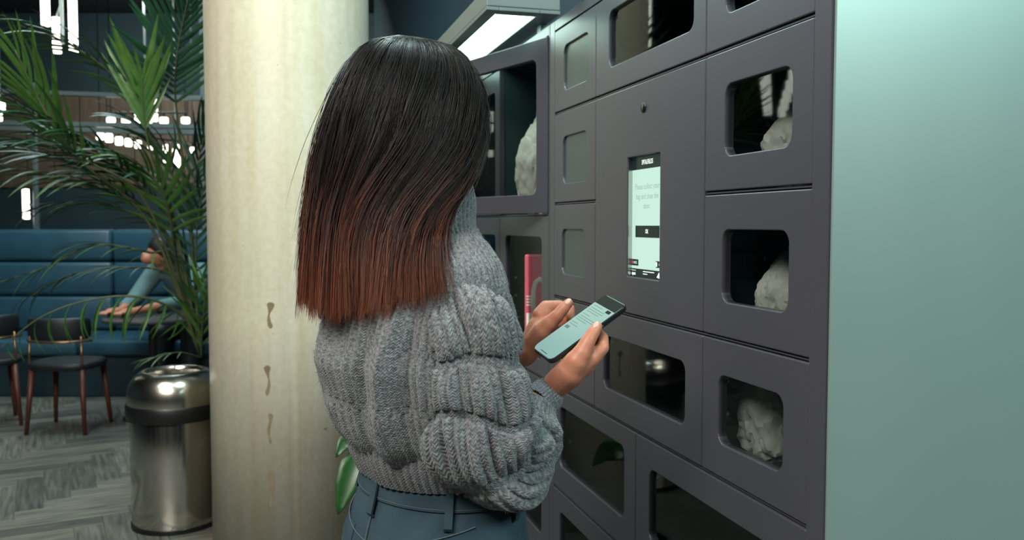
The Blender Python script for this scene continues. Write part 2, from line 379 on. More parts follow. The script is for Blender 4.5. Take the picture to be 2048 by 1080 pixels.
# herringbone planks of the floor, in view left of the pillar
PW, PLN = 0.125, 0.625
ph = MB().box(-PLN / 2 + .0012, -PW / 2 + .0012, -0.004, PLN / 2 - .0012, PW / 2 - .0012, 0.0, 0.0012).build('plank', M['plank'], floor)
first = True; ang = R(28); ca, sa = math.cos(ang), math.sin(ang); cnt = 0
cand = []
for i in range(-60, 60):
    for k in range(-8, 8):
        for hv in (0, 1):
            if hv == 0: x, y = i * PW + k * 2 * PLN + PLN / 2, i * PW + PW / 2
            else: x, y = i * PW + PLN + k * 2 * PLN + PW / 2, (i + 1) * PW - PLN / 2
            X, Y = ca * x - sa * y - 3, sa * x + ca * y + 5
            if -0.68 * Y - 0.45 < X < -0.30 * Y + 0.1 and 3.55 < Y < 7.3: cand.append((Y, X, hv))
cand.sort()
for Y, X, hv in cand[:300]:
    o = ph if first else dupe(ph, floor)
    first = False; o.location = (X, Y, 0); o.rotation_euler = (0, 0, ang + (math.pi / 2 if hv else 0))

# concrete pillar
pc = U(582, 540, 3.9); PC = Vector((pc.x, 3.9, 0)); PR = 0.352
def pillar():
    n = 180; th0 = math.atan2(-PC.y, -PC.x)
    loops = []
    for z in (0, 1.0, 2.0, 3.0, 4.5):
        l = []
        for j in range(n):
            a = th0 + 2 * math.pi * j / n
            r = PR - (0.0035 if j in (0, n // 2) else 0)
            l.append((r * math.cos(a), r * math.sin(a), z))
        loops.append(l)
    return MB().loops(loops, True, True).build('concrete_column', M['concrete'], None, True)
col = pillar(); col.location = PC
tag(col, 'round fair-faced concrete column with drip stains, behind the woman', 'column', kind='structure')
for px, y0, y1, w in ((541, 604, 656, 16), (538, 730, 790, 14), (541, 826, 886, 13), (545, 940, 1012, 16)):
    # dark drip mark: a thin crust on the curved face
    n = 14; L = []; depth = 3.56
    for i in range(n + 1):
        t = i / n; p = U(px + 2 * math.sin(t * 7 + px), y0 + (y1 - y0) * t, depth) - PC
        hw = (w * (0.95 - 0.62 * min(1, t * 2.2)) + (2.2 * math.sin(t * 9 + y0)) + (3 if t > .82 else 0)) / 2 * depth / F_PX
        if i in (0, n): hw *= 0.35
        a0 = math.atan2(p.y, p.x); row = []
        for s in (-1, -.5, 0, .5, 1):
            a = a0 + s * hw / PR; rr = PR + (0.0009 if abs(s) < .8 else 0.0006)
            row.append((rr * math.cos(a), rr * math.sin(a), p.z))
        L.append(row)
    MB().loops(L, closed=False).build('drip_stain', M['stain'], col, True)

# ------------------------------------------------------------------ lockers
def door(parent, s_far, s_near, z0, z1, win=None, gv=0.0015, gh=0.0042, th=0.020, name='door', pane='glass', r=0.024, depth=0.006, x_off=None):
    """locker door in locker axes (x = -s, front face y = 0); win = (s_far, s_near, z0, z1)"""
    x0, x1 = -s_far + gv, -s_near - gv; a, b = z0 + gh, z1 - gh; c = 0.0022
    m = MB()
    def lp(off, y): return [(x, y, z) for x, z in rrect(x0 + off, a + off, x1 - off, b - off, 0.003, 6)]
    outer = [lp(0, th), lp(0, c), lp(c * .3, c * .3), lp(c, 0)]
    if win:
        wx0, wx1, wz0, wz1 = -win[0], -win[1], win[2], win[3]
        def wl(off, y): return [(x, y, z) for x, z in rrect(wx0 - off, wz0 - off, wx1 + off, wz1 + off, r + off, 6)]
        m.loops(outer + [wl(c, 0), wl(c * .3, c * .3), wl(0, c), wl(0, th), ] + [lp(0, th)])
    else:
        m.loops(outer, cap0=True, cap1=True)
    d = m.build(name, M['locker'], parent)
    if win and pane:
        MB().loops([[(x, y, z) for x, z in rrect(wx0 - .004, wz0 - .004, wx1 + .004, wz1 + .004, r, 6)] for y in (depth, depth + .004)], True, True).build('window_pane', M[pane], d)
    return d

def lock_parts(parent, s_far, zc, y0=0.05):
    """screws and bolt of the electric lock on the far side wall of a compartment"""
    x = -s_far + 0.012
    for y, z in ((y0, zc + .034), (y0, zc - .034), (y0 + .085, zc + .004)):
        MB().ball((x, y, z), 0.0058, 2, (0.7, 1, 1)).build('screw', M['screw'], parent, True)
    MB().box(x - .004, y0 - .012, zc - .007, x + .010, y0 + .028, zc + .007, .002).build('latch', M['black'], parent)
    MB().box(x - .002, y0 + .028, zc - .006, x + .006, y0 + .034, zc + .006, .001).build('latch_bolt', M['steel'], parent)

ZT, ZB, DEP = 2.02, 0.10, 0.55
ROWS = [1.737, 1.4615, 1.176, 0.897, 0.58, 0.30]
def carcass(parent, s0, s1, verticals, shelves):
    """shelves: (s_far, s_near, z) boards; verticals: (s, z0, z1)"""
    w = 0.045
    f = MB()
    f.box(-s1, 0, ZB, -s1 + w, DEP, ZT, .0015); f.box(-s0 - w, 0, ZB, -s0, DEP, ZT, .0015)
    f.box(-s1 + w, 0.0, ZT - .03, -s0 - w, DEP, ZT, .0015)
    f.build('frame', M['locker'], parent)
    MB().box(-s1 + .02, .03, 1.4 - 1.4 / K, -s0 - .02, DEP - .02, ZB, .002).build('plinth', M['gap'], parent)
    MB().box(-s1 + w, DEP - .01, ZB, -s0 - w, DEP, ZT - .03).build('back_panel', M['locker_in'], parent)
    for s, a, b in verticals:
        MB().box(-s - .008, .022, a, -s + .008, DEP - .01, b).build('partition', M['locker_in'], parent)
    for sf, sn, z in shelves:
        MB().box(-sf + .001, .0045, z - .0016, -sn - .001, .03, z + .0016).build('shelf_lip', M['steel'] if False else M['locker'], parent)
        MB().box(-sf + .001, .021, z - .007, -sn - .001, DEP - .01, z + .004).build('shelf', M['locker_in'], parent)

A, B_, C_, D_, E_, F_ = ROWS
main = thing('food_locker', 'dark grey food collection locker with touchscreen and small windowed doors', 'locker', NV * P0, LOCKER_ROT)
S0, S1, S2, S3, S4 = 1.197, 1.240, 1.606, 2.222, 2.576; SE = 2.620; SB = 1.94
carcass(main, S0, SE, [(S2, D_, ZT - .03), (S3, D_, ZT - .03), (SB, ZB, D_)],
        [(S4, S1, A), (S2, S1, B_), (S4, S3, B_), (S4, S1, C_), (S4, S1, D_), (S4, S1, E_), (S4, S1, F_)])
MB().box(-S0 + .0005, .004, ZB, -S0 + .006, DEP + .15, ZT + .4, .001).build('side_panel', M['side'], main)
W = lambda sf, sn, z0, z1: (sf, sn, z0, z1)
top = ZT - .03
door(main, S2, S1, A, top, W(1.53, 1.305, 1.802, 1.945))
door(main, S2, S1, B_, A, W(1.528, 1.302, 1.531, 1.668))
door(main, S2, S1, C_, B_, W(1.533, 1.305, 1.248, 1.389))
door(main, S2, S1, D_, C_, W(1.541, 1.314, 0.967, 1.104))
door(main, S3, S2, A, top, W(2.130, 1.662, 1.802, 1.945))
scr_door = door(main, S3, S2, C_, A, W(2.003, 1.817, 1.271, 1.562), pane=None, r=0.003)
door(main, S3, S2, D_, C_, W(2.157, 1.684, 0.968, 1.106))
door(main, S4, S3, A, top, W(2.487, 2.279, 1.797, 1.928), pane='frost')
door(main, S4, S3, B_, A, W(2.495, 2.290, 1.520, 1.660), pane='frost')
door(main, S4, S3, C_, B_, W(2.502, 2.300, 1.250, 1.384), pane='frost')
door(main, S4, S3, D_, C_, W(2.510, 2.310, 0.970, 1.105), pane='frost')
door(main, S4, SB, E_, D_, W(2.518, 2.012, 0.657, 0.842))
door(main, SB, S1, E_, D_, W(1.862, 1.318, 0.657, 0.828))
door(main, S4, SB, F_, E_, W(2.518, 2.012, 0.37, 0.515))
door(main, SB, S1, F_, E_, W(1.862, 1.318, 0.37, 0.515))
door(main, S4, SB, ZB, F_); door(main, SB, S1, ZB, F_)
for sf, z in ((S2, 1.60), (S2, 1.325), (S2, 1.045), (S3, 1.875), (S3, 1.045), (SB, 0.75), (SB - (SB - S4), 0.75)):
    lock_parts(main, sf, z)
# keyhole lock above the touchscreen
k = MB(); k.lathe([(.012, -.004), (.012, .0015), (.0105, .003), (.0004, .003)], 28, cap1=True); lk = k.build('lock', M['black'], main, True)
lk.rotation_euler = (R(-90), 0, 0); lk.location = (-1.907, -0.001, 1.673)
lk.rotation_euler = (R(90), 0, 0)
kh = MB(); kh.lathe([(.0030, -.0004), (.0030, .0006), (.0003, .0006)], 14, (0, .0015, .003), cap1=True); kh.box(-.0012, -.006, .0026, .0012, .001, .0036)
for v in range(1): kh.build('keyhole', M['steel'], lk)

def text(parent, body, x, z, y, size, m, sx=1.0, align='CENTER', name='lettering', bold=0.0):
    c = bpy.data.curves.new('txt', 'FONT'); c.body = body; c.size = size; c.align_x = align; c.align_y = 'CENTER'; c.offset = bold; c.resolution_u = 3
    t = bpy.data.objects.new('txt', c); COL.objects.link(t)
    dg = bpy.context.evaluated_depsgraph_get(); me = bpy.data.meshes.new_from_object(t.evaluated_get(dg)); bpy.data.objects.remove(t)
    me.materials.clear(); me.materials.append(m)
    o = link(bpy.data.objects.new(name, me), parent); o.location = (x, y, z); o.rotation_euler = (R(90), 0, 0); o.scale = (sx, 1, 1)
    return o
def flat(parent, name, x0, x1, z0, z1, y, m, th=.0006):
    return MB().box(x0, y, z0, x1, y + th, z1).build(name, m, parent)
# touchscreen, recessed in the wide door
sx0, sx1, sz0, sz1, sy = -2.006, -1.814, 1.268, 1.565, 0.0125; sc = (sx0 + sx1) / 2
ts = MB().box(sx0, sy, sz0, sx1, sy + .02, sz1).build('touchscreen', M['screen'], main); ts['label'] = 'lit white touchscreen with black bars'
MB().box(sx0 + .0015, .002, sz0 + .003, sx0 + .006, sy, sz1 - .003).build('bezel', M['steel'], main)
y1, y2 = sy - .0008, sy - .0016
flat(ts, 'header_bar', sx0, sx1, 1.531, sz1, y1, M['screen_dark'])
text(ts, 'SPITALFIELDS', sc, 1.5465, y2, .0155, M['screen_white'], .70, bold=.00025)
for i, (s, z) in enumerate((('Please collect your', 1.489), ('bag and close the', 1.4655), ('door.', 1.4425))):
    text(ts, s, sc + (0 if i < 2 else 0), z, y2, .0195, M['screen_text'], .93)
flat(ts, 'ok_button', -1.978, -1.842, 1.3675, 1.396, y1, M['screen_dark']); text(ts, 'OK', sc, 1.3818, y2, .014, M['screen_white'], .75, bold=.0003)
flat(ts, 'cancel_button', sx0 + .006, sx0 + .046, 1.2985, 1.314, y1, M['screen_dark']); text(ts, 'CANCEL', sx0 + .029, 1.306, y2, .0085, M['screen_white'], .7)
flat(ts, 'cancel_icon', sx0 + .0085, sx0 + .0125, 1.301, 1.3115, y2, M['pink'])
flat(ts, 'help_button', sx1 - .046, sx1 - .006, 1.2985, 1.314, y1, M['screen_dark']); text(ts, 'HELP', sx1 - .021, 1.306, y2, .0085, M['screen_white'], .7)
flat(ts, 'help_icon', sx1 - .0435, sx1 - .038, 1.301, 1.3115, y2, M['screen_white'])
flat(ts, 'footer_bar', sx0, sx1, sz0, 1.2915, y1, M['screen_dark'])
text(ts, 'Powered by', sx0 + .008, 1.2872, y2, .0052, M['screen_white'], 1, 'LEFT'); text(ts, 'apex', sx0 + .010, 1.2795, y2, .0115, M['screen_white'], 1, 'LEFT', bold=.0004)
for z, w in ((1.2862, .062), (1.2805, .024)): flat(ts, 'small_print', -1.93, -1.93 + w, z - .0009, z + .0009, y2, M['screen_white'])
w = MB(); w.add([(-1.853, y2, 1.276), (-1.840, y2, 1.289), (-1.834, y2, 1.274)], [(0, 1, 2)]); w.build('arrow_mark', M['screen_white'], ts)

# second cabinet, further along, its upper door ajar
second = thing('food_locker', 'dark grey locker with its upper windowed door ajar, beyond the woman', 'locker', NV * P0, LOCKER_ROT)
T0, T1, T2, T3 = 2.624, 2.634, 3.240, 3.856; TE = 3.90; UR = 1.430
def carcass2():
    w = .010
    f = MB(); f.box(-TE, 0, ZB, -T3, DEP, ZT, .001); f.box(-T1, 0, ZB, -T0, DEP, ZT, .001); f.box(-T3, 0, ZT - .03, -T1, DEP, ZT, .001)
    f.build('frame', M['locker'], second)
    MB().box(-TE + .02, .03, 1.4 - 1.4 / K, -T0 - .005, DEP - .02, ZB, .002).build('plinth', M['gap'], second)
    MB().box(-T3, DEP - .01, ZB, -T1, DEP, ZT - .03).build('back_panel', M['locker_in'], second)
    MB().box(-T2 - .008, .022, ZB, -T2 + .008, DEP - .01, ZT - .03).build('partition', M['locker_in'], second)
    for z in (UR, D_, E_, F_):
        MB().box(-T3, .0045, z - .0016, -T1, .03, z + .0016).build('shelf_lip', M['locker'], second)
        MB().box(-T3, .021, z - .007, -T1, DEP - .01, z + .004).build('shelf', M['locker_in'], second)
carcass2()
door(second, T3, T2, UR, top, W(3.79, 3.31, 1.50, 1.91))
door(second, T2, T1, D_, UR, W(3.160, 2.706, 0.955, 1.357)); door(second, T3, T2, D_, UR, W(3.79, 3.31, 0.955, 1.357))
for a, b in ((E_, D_), (F_, E_)):
    door(second, T2, T1, a, b, W(3.160, 2.706, a + .075, b - .07)); door(second, T3, T2, a, b, W(3.79, 3.31, a + .075, b - .07))
door(second, T2, T1, ZB, F_); door(second, T3, T2, ZB, F_)
od = door(second, T2 - T1, 0.0, UR, top, W(T2 - T1 - .065, .062, UR + .065, top - .065)); od['label'] = 'open locker door with large window'
od.location = (-T1, -0.004, 0); od.rotation_euler = (0, 0, R(18))
# (local x runs toward the lens, the door hangs on its near edge and swings out)
lock_parts(second, T2, 1.68, .10); lock_parts(second, T2, 1.16, .06)

# light fittings on the locker tops
LIN = []
def linear_fitting(s0, s1, label):
    t = thing('linear_light', label, 'light', NV * P0, LOCKER_ROT, 'linear light fittings on the lockers')
    LIN.append(t); y0, y1, z0, z1 = -.205, .032, 2.050, 2.120
    h = MB(); h.box(-s1, y0, z0 + .012, -s0, y1, z1, .003)
    h.box(-s1, y0, z0, -s0, y0 + .040, z0 + .0125, .002); h.box(-s1, y1 - .066, z0, -s0, y1, z0 + .0125, .002)
    h.box(-s1, y0 + .04, z0, -s1 + .05, y1 - .066, z0 + .0125, .002); h.box(-s0 - .05, y0 + .04, z0, -s0, y1 - .066, z0 + .0125, .002)
    h.build('housing', M['rail'], t)
    MB().box(-s1 + .05, y0 + .041, z0 + .003, -s0 - .05, y1 - .067, z0 + .012, .002).build('diffuser', M['led'], t)
    for s in (s0 + .15, s1 - .15):
        MB().box(-s - .02, .008, ZT, -s + .02, .030, z0 + .004, .001).build('bracket', M['rail'], t)
linear_fitting(2.615, 3.88, 'long white lit light fitting above the open locker door')
linear_fitting(1.21, 2.36, 'long lit light fitting over the touchscreen locker, above the picture')

# the cabinets are built on a 0.85 m module and stand here at their real size
def resize(o, top):
    o.location = (o.location.x * K, o.location.y * K, o.location.z * K + (1.4 * (1 - K) if top else 0))
    if o.type == 'MESH': o.data.transform(Matrix.Diagonal((K, K, K, 1)))
    for c in o.children: resize(c, False)
for root in (main, second) + tuple(LIN):
    for c in root.children: resize(c, True)
def RZ(z): return 1.4 + (z - 1.4) * K
# bags in the compartments
from mathutils import noise as mnoise
def at_q(px, py, q):
    r = U(px, py, 1.0) - Vector((0, 0, CAM_Z)); k = q / r.dot(NV)
    return Vector((0, 0, CAM_Z)) + r * k
def bag(label, c, size, seed, rot=0, knot=True, name='paper_bag', mt='bag'):
    """crumpled carrier bag standing at c (its base centre)"""
    bm = bmesh.new(); bmesh.ops.create_icosphere(bm, subdivisions=5, radius=1)
    sx, sy_, sz = size
    for v in bm.verts:
        p = v.co.copy(); q = p * 1.3 + Vector((seed * 3.1, seed * 1.7, 0))
        k = 1 + 0.16 * mnoise.noise(q) + 0.13 * abs(mnoise.noise(q * 2.3)) - 0.10 * abs(mnoise.noise(q * 4.7)) + .035 * mnoise.noise(q * 9)
        z = p.z * k
        sq = 1.0
        if z > 0: sq = 1 - 0.45 * max(0, z) ** 2
        x = math.copysign(abs(p.x) ** 0.75, p.x) * k * sq; y = math.copysign(abs(p.y) ** 0.75, p.y) * k * sq
        z = max(z, -0.9)
        v.co = Vector((x * sx, y * sy_, (z + 0.9) * sz / 1.9))
    if knot:
        b2 = bmesh.new(); bmesh.ops.create_icosphere(b2, subdivisions=3, radius=1)
    t = MB().bm(bm)
    if knot:
        for v in b2.verts:
            k = 1 + .35 * mnoise.noise(v.co * 3 + Vector((seed, 0, 0)))
            v.co = Vector((v.co.x * .30 * sx * k, v.co.y * .30 * sy_ * k, sz * .93 + v.co.z * .14 * sz * k))
        t.bm(b2)
    o = t.build(name, M[mt], None, angle=28); o.location = c; o.rotation_euler = (0, 0, rot)
    return tag(o, label, 'bag', 'carrier bags inside the lockers')
def shelf_pt(px, py, q, z):
    p = at_q(px, py, P0 + (q - P0) * K); return Vector((p.x, p.y, RZ(z)))
bag('small pale bag in the top right compartment, under the bulb reflections', shelf_pt(1598, 260, P0 + .13, B_ + .006), (.05, .055, .145), 1, .4, False)
bag('crumpled white bag standing in the middle right compartment', shelf_pt(1594, 560, P0 + .13, C_ + .006), (.055, .062, .15), 2, 1.1)
bag('large crumpled white bag filling the lowest right compartment', shelf_pt(1565, 880, P0 + .16, D_ + .006), (.078, .078, .20), 3, .2)
def packet(label, pts, m):
    n = 8; L = []
    a, b, w, h = pts
    a, b = Vector(a), Vector(b); d = (b - a); side = Vector((-d.y, d.x, 0)).normalized()
    for i in range(n + 1):
        t = i / n; k = math.sin(math.pi * (0.12 + .76 * t)) ; c = a + d * t + Vector((0, 0, h * k * .5))
        L.append([c + side * w * math.cos(x) * (.7 + .3 * k) + Vector((0, 0, h * .5 * k * math.sin(x) * (1 + .3 * math.sin(t * 9 + x)))) for x in [2 * math.pi * j / 10 for j in range(10)]])
    return tag(MB().loops(L, True, True).build('food_packet', m, None, angle=40), label, 'packet', 'packets in the middle right compartment')
packet('teal paper packet lying flat in the middle right compartment', (shelf_pt(1482, 600, P0 + .12, C_ + .008), shelf_pt(1525, 610, P0 + .12, C_ + .008), .035, .03), M['teal_item'])
packet('white folded napkin packet lying beside the standing white bag', (shelf_pt(1522, 612, P0 + .045, C_ + .008), shelf_pt(1570, 622, P0 + .05, C_ + .008), .018, .028), M['white'])
b4 = bag('tall white carrier bag with a black mark inside the open compartment', shelf_pt(1083, 300, P0 + .11, UR + .006), (.07, .08, .31), 4, .6)
flat_mark = MB().box(-.012, -.004, .0, .03, 0, .045); fm = flat_mark.build('printed_mark', M['black'], b4); fm.rotation_euler = (0, 0, -b4.rotation_euler.z + R(-10)); fm.location = (-.005, -.079, .19)
# pink carrier bag in the lower compartment of the second cabinet
pk = thing('pink_bag', 'flat pink carrier bag with white rounded letters behind locker glass', 'bag', shelf_pt(1078, 600, P0 + .05, D_ + .006), R(-5), 'carrier bags inside the lockers')
MB().box(-.048, -.03, 0, .11, .03, .392, .006).build('bag_body', M['pink'], pk)
def stroke(pts, w, name):
    o = MB().tube([(x, 0, z) for x, z in pts], w, 10).build(name, M['white'], pk, True); o.data.transform(Matrix.Translation((0, -.0305, 0)) @ Matrix.Diagonal((1, .06, 1, 1)))
stroke([(-.017, .07), (-.017, .27), (-.010, .295), (.004, .308), (.02, .295), (.027, .27), (.027, .07)], .0085, 'letter')
stroke([(-.036, .07), (-.036, .19)], .006, 'letter')
for z in (.245, .235, .225, .215): MB().box(-.042, -.0308, z, -.026, -.03, z + .005).build('small_print', M['white'], pk)
for c in pk.children: c.data.transform(Matrix.Diagonal((K, K, K, 1)))
# ------------------------------------------------------------------ waste bin
bp_ = U(352, 900, 4.05); BIN = Vector((bp_.x, 4.05, 0))
bn = thing('waste_bin', 'brushed steel cylinder waste bin with black band and open domed top', 'bin', BIN)
r = .198
MB().lathe([(r * .985, 0), (r, .008), (r, .545), (r * .99, .55)], 72, cap0=True).build('body', M['brushed'], bn, True)
MB().lathe([(r, .502), (r + .016, .506), (r + .018, .515), (r + .018, .568), (r + .014, .575), (r, .578)], 72).build('band', M['black'], bn, angle=40)
dome = [(r + .012, .575), (r + .012, .61), (r + .004, .655), (r - .016, .69), (r - .045, .715), (r - .062, .722), (r - .070, .718), (r - .074, .70), (r - .076, .60)]
MB().lathe(dome, 72).build('lid', M['lidsteel'], bn, True)
MB().lathe([(0.001, .45), (r - .02, .45), (r - .02, .6)], 48).build('liner', M['black'], bn, True)
MB().lathe([(r * .97, 0), (r + .004, 0), (r + .004, .02), (r, .022)], 60).build('base_ring', M['black'], bn, angle=40)

# ------------------------------------------------------------------ palm
PB = Vector((U(400, 700, 4.72).x, 4.72, 0))
palm = thing('potted_palm', 'tall feathery potted palm behind the steel bin', 'plant', PB)
MB().lathe([(.13, 0), (.15, .01), (.19, .42), (.2, .45), (.185, .45), (.175, .40)], 40, cap0=True).build('planter', M['pot'], palm, angle=40)
MB().lathe([(0.001, .425), (.1, .42), (.18, .405)], 30).build('soil', M['soil'], palm, True)
def leaflet_mesh(bend, width, name):
    n = 8; v = []; f = []
    for i in range(n + 1):
        t = i / n; w = width * (math.sin(math.pi * min(1, .12 + .88 * t)) ** .7) * (1 - .35 * t) if i < n else 0.0006
        y = math.sin(bend * t) / bend if bend else t; z = -(1 - math.cos(bend * t)) / bend if bend else 0
        for k, s in enumerate((-1, 0, 1)): v.append((s * w, y, z - (0 if s == 0 else -w * .35)))
    for i in range(n):
        for k in (0, 1):
            a = i * 3 + k; f.append((a, a + 1, a + 4, a + 3))
    m = MB().add(v, f); me = bpy.data.meshes.new(name); me.from_pydata(m.v, [], m.f); me.polygons.foreach_set('use_smooth', [True] * len(f)); return me
LM = {}
for mk in ('leaf', 'leaf2'):
    for b in range(4):
        me = leaflet_mesh((.15, .5, .9, 1.4)[b], .036, 'leaflet'); me.materials.append(M[mk]); LM[mk, b] = me
def catmull(pts, n):
    pts = [Vector(p) for p in pts]; P = [pts[0] * 2 - pts[1]] + pts + [pts[-1] * 2 - pts[-2]]; out = []
    m = len(pts) - 1
    for i in range(n + 1):
        x = min(i / n * m, m - 1e-6); k = int(x); t = x - k
        a, b, c, d = P[k:k + 4]
        out.append(0.5 * ((2 * b) + (c - a) * t + (2 * a - 5 * b + 4 * c - d) * t * t + (3 * b - a - 3 * c + d) * t ** 3))
    return out
FOL = MB()
def frond(pts, length, count, t0=.45, bends=(1, 2), mk='leaf', spread=62, lift=0.15, wid=1.0, droop=0.0, r0=.010, joined=False):
    path = catmull([U(*p) - PB for p in pts], 40)
    o = MB().tube(path, [r0 * (1 - .8 * i / 40) for i in range(41)], 6).build('frond', M['stem'], palm, True)
    for i in range(count):
        t = t0 + (1 - t0) * (i // 2 + .3) / (count / 2); k = min(t * 40, 39.5); i0 = int(k)
        p = path[i0].lerp(path[i0 + 1], k - i0); tg = (path[min(i0 + 1, 40)] - path[max(i0 - 1, 0)]).normalized()
        side = tg.cross(Vector((0, 0, 1)))
        if side.length < .25: side = tg.cross(Vector((.3, -1, 0)))
        side.normalize(); upv = side.cross(tg).normalized(); sg = 1 if i % 2 else -1
        rel = (t - t0) / (1 - t0)
        a = R(spread * (1 - .55 * rel) + random.uniform(-7, 7))
        d = tg * math.cos(a) + side * sg * math.sin(a) + upv * (lift + random.uniform(-.1, .1)) - Vector((0, 0, droop))
        d.normalize(); nrm = (upv - d * upv.dot(d)).normalized(); x = d.cross(nrm)
        s = length * (math.sin(math.pi * (.22 + .70 * rel)) ** .8) * random.uniform(.88, 1.1)
        mtx = Matrix((x * s * wid, d * s, nrm * s)).transposed().to_4x4(); mtx.translation = p; lm = LM[mk, random.choice(bends)]
        if joined:
            FOL.add([mtx @ v.co for v in lm.vertices], [tuple(f.vertices) for f in lm.polygons]); continue
        l = link(bpy.data.objects.new('leaflet', lm), o); l.matrix_basis = mtx
B0 = (402, 715, 4.72)
frond([B0, (378, 430, 4.62), (352, 210, 4.5), (354, 110, 4.42), (376, -5, 4.36)], .42, 34, .5, (0, 1), 'leaf2', 58, .05)
frond([B0, (345, 430, 4.6), (292, 250, 4.45), (225, 150, 4.35), (130, 85, 4.25), (20, 45, 4.2)], .40, 30, .42, (1, 2), 'leaf', 48, .1, 1.1)
frond([B0, (350, 450, 4.6), (300, 300, 4.4), (288, 225, 4.35), (285, 150, 4.3)], .42, 16, .62, (0, 1), 'leaf', 26, .0, 1.2)
frond([B0, (345, 460, 4.6), (250, 345, 4.4), (130, 265, 4.2), (0, 185, 4.0)], .46, 34, .40, (1, 2), 'leaf2', 55, .1)
frond([B0, (340, 480, 4.62), (240, 395, 4.5), (120, 355, 4.3), (-30, 330, 4.1)], .42, 34, .35, (1, 2), 'leaf', 52, .1)
frond([B0, (350, 520, 4.66), (300, 505, 4.5), (190, 490, 4.35), (90, 535, 4.25), (-20, 570, 4.2)], .27, 24, .35, (1, 2), 'leaf', 34, .1)
frond([B0, (372, 640, 4.66), (300, 598, 4.5), (200, 596, 4.4), (90, 630, 4.3), (-5, 700, 4.25)], .27, 26, .18, (2, 3), 'leaf', 60, -.1, 1.0, .75)
frond([B0, (392, 560, 4.68), (396, 440, 4.62), (418, 330, 4.55)], .34, 24, .3, (0, 1, 2), 'leaf2', 50, .1)
frond([B0, (355, 540, 4.64), (335, 415, 4.5), (290, 340, 4.4), (195, 310, 4.3)], .42, 30, .38, (1, 2), 'leaf', 60, .05, 1.1)
frond([B0, (300, 450, 4.5), (170, 330, 4.2), (100, 240, 4.05), (30, 100, 3.9)], .46, 24, .5, (0, 1), 'leaf', 40, .15, 1.2)
frond([B0, (404, 660, 4.66), (410, 600, 4.6), (412, 560, 4.58)], .30, 14, .1, (0, 1), 'leaf', 40, .1, 1.1, 0, .006)
frond([B0, (360, 705, 4.6), (320, 712, 4.5), (280, 722, 4.45)], .16, 10, .25, (1, 2), 'leaf', 34, .05, 1.0, 0, .005)

for pts, ln, n, t0, sp, bn2 in (([B0, (330, 470, 4.66), (230, 372, 4.5), (120, 318, 4.4), (-25, 285, 4.3)], .40, 34, .4, 50, (1, 2)),
        ([B0, (362, 480, 4.7), (300, 380, 4.6), (220, 305, 4.55), (110, 255, 4.5)], .38, 32, .45, 55, (1, 2)),
        ([B0, (372, 500, 4.72), (352, 380, 4.7), (318, 290, 4.65), (240, 225, 4.6)], .36, 28, .45, 55, (1, 2)),
        ([B0, (388, 520, 4.74), (384, 400, 4.7), (402, 300, 4.68), (425, 230, 4.65)], .34, 26, .4, 50, (0, 1)),
        ([B0, (350, 560, 4.66), (250, 535, 4.5), (140, 552, 4.4), (30, 610, 4.35)], .25, 24, .4, 40, (1, 2)),
        ([B0, (350, 500, 4.68), (260, 425, 4.55), (150, 405, 4.45), (40, 425, 4.4)], .34, 30, .35, 50, (1, 2)),
        ([B0, (397, 640, 4.7), (388, 580, 4.66), (362, 530, 4.6)], .28, 16, .3, 45, (0, 1)),
        ([B0, (300, 420, 4.4), (190, 330, 4.1), (80, 290, 3.95), (-40, 280, 3.9)], .40, 30, .5, 45, (1, 2))):
    frond(pts, ln, n, t0, bn2, 'leaf', sp, .08, 1.1, 0, .008, True)
tag(FOL.build('foliage', M['leaf2'], palm, True), kind='stuff')

# ------------------------------------------------------------------ broad-leaved plant between pillar and locker
bl = U(748, 1000, 2.75); BL = Vector((bl.x, 2.75, 0))
lily = thing('leafy_plant', 'glossy broad-leaved pot plant behind the woman, beside the column', 'plant', BL)
MB().lathe([(.09, 0), (.105, .01), (.13, .28), (.135, .30), (.12, .30), (.115, .26)], 36, cap0=True).build('pot', M['pot'], lily, angle=40)
MB().lathe([(0.001, .28), (.118, .27)], 24).build('soil', M['soil'], lily, True)
def broad(base, tip, width, arch, name='leaf'):
    base, tip = U(*base) - BL, U(*tip) - BL; n = 10; L = []
    for i in range(n + 1):
        t = i / n; c = base.lerp(tip, t) + Vector((0, 0, arch * math.sin(math.pi * t)))
        c2 = base.lerp(tip, t + .01) + Vector((0, 0, arch * math.sin(math.pi * (t + .01)))); d = (c2 - c).normalized()
        s = d.cross(Vector((.15, -1, .35))).normalized(); w = width * math.sin(math.pi * min(.995, (.06 + .94 * t)) ** .8) ** .8 * (1 + .06 * math.sin(t * 22))
        nn = s.cross(d); L.append([c - s * w + nn * w * .25, c - s * w * .5 + nn * w * .06, c, c + s * w * .5 + nn * w * .06, c + s * w + nn * w * .25])
    o = MB().loops(L, closed=False).build(name, M['broad'], lily, True)
    sm = o.modifiers.new('thick', 'SOLIDIFY'); sm.thickness = .0015
    MB().tube([Vector((0, 0, .28)), Vector((base.x * .5, base.y * .5, .28 + (base.z - .28) * .6)), base], [.006, .005, .003], 6).build('stalk', M['stem'], lily, True)
broad((722, 905, 2.70), (676, 1030, 2.62), .042, .02); broad((715, 890, 2.72), (672, 915, 2.66), .026, .03)
broad((735, 915, 2.74), (712, 962, 2.66), .030, .02); broad((760, 930, 2.78), (800, 860, 2.85), .035, .05); broad((770, 950, 2.74), (840, 960, 2.8), .04, .04)

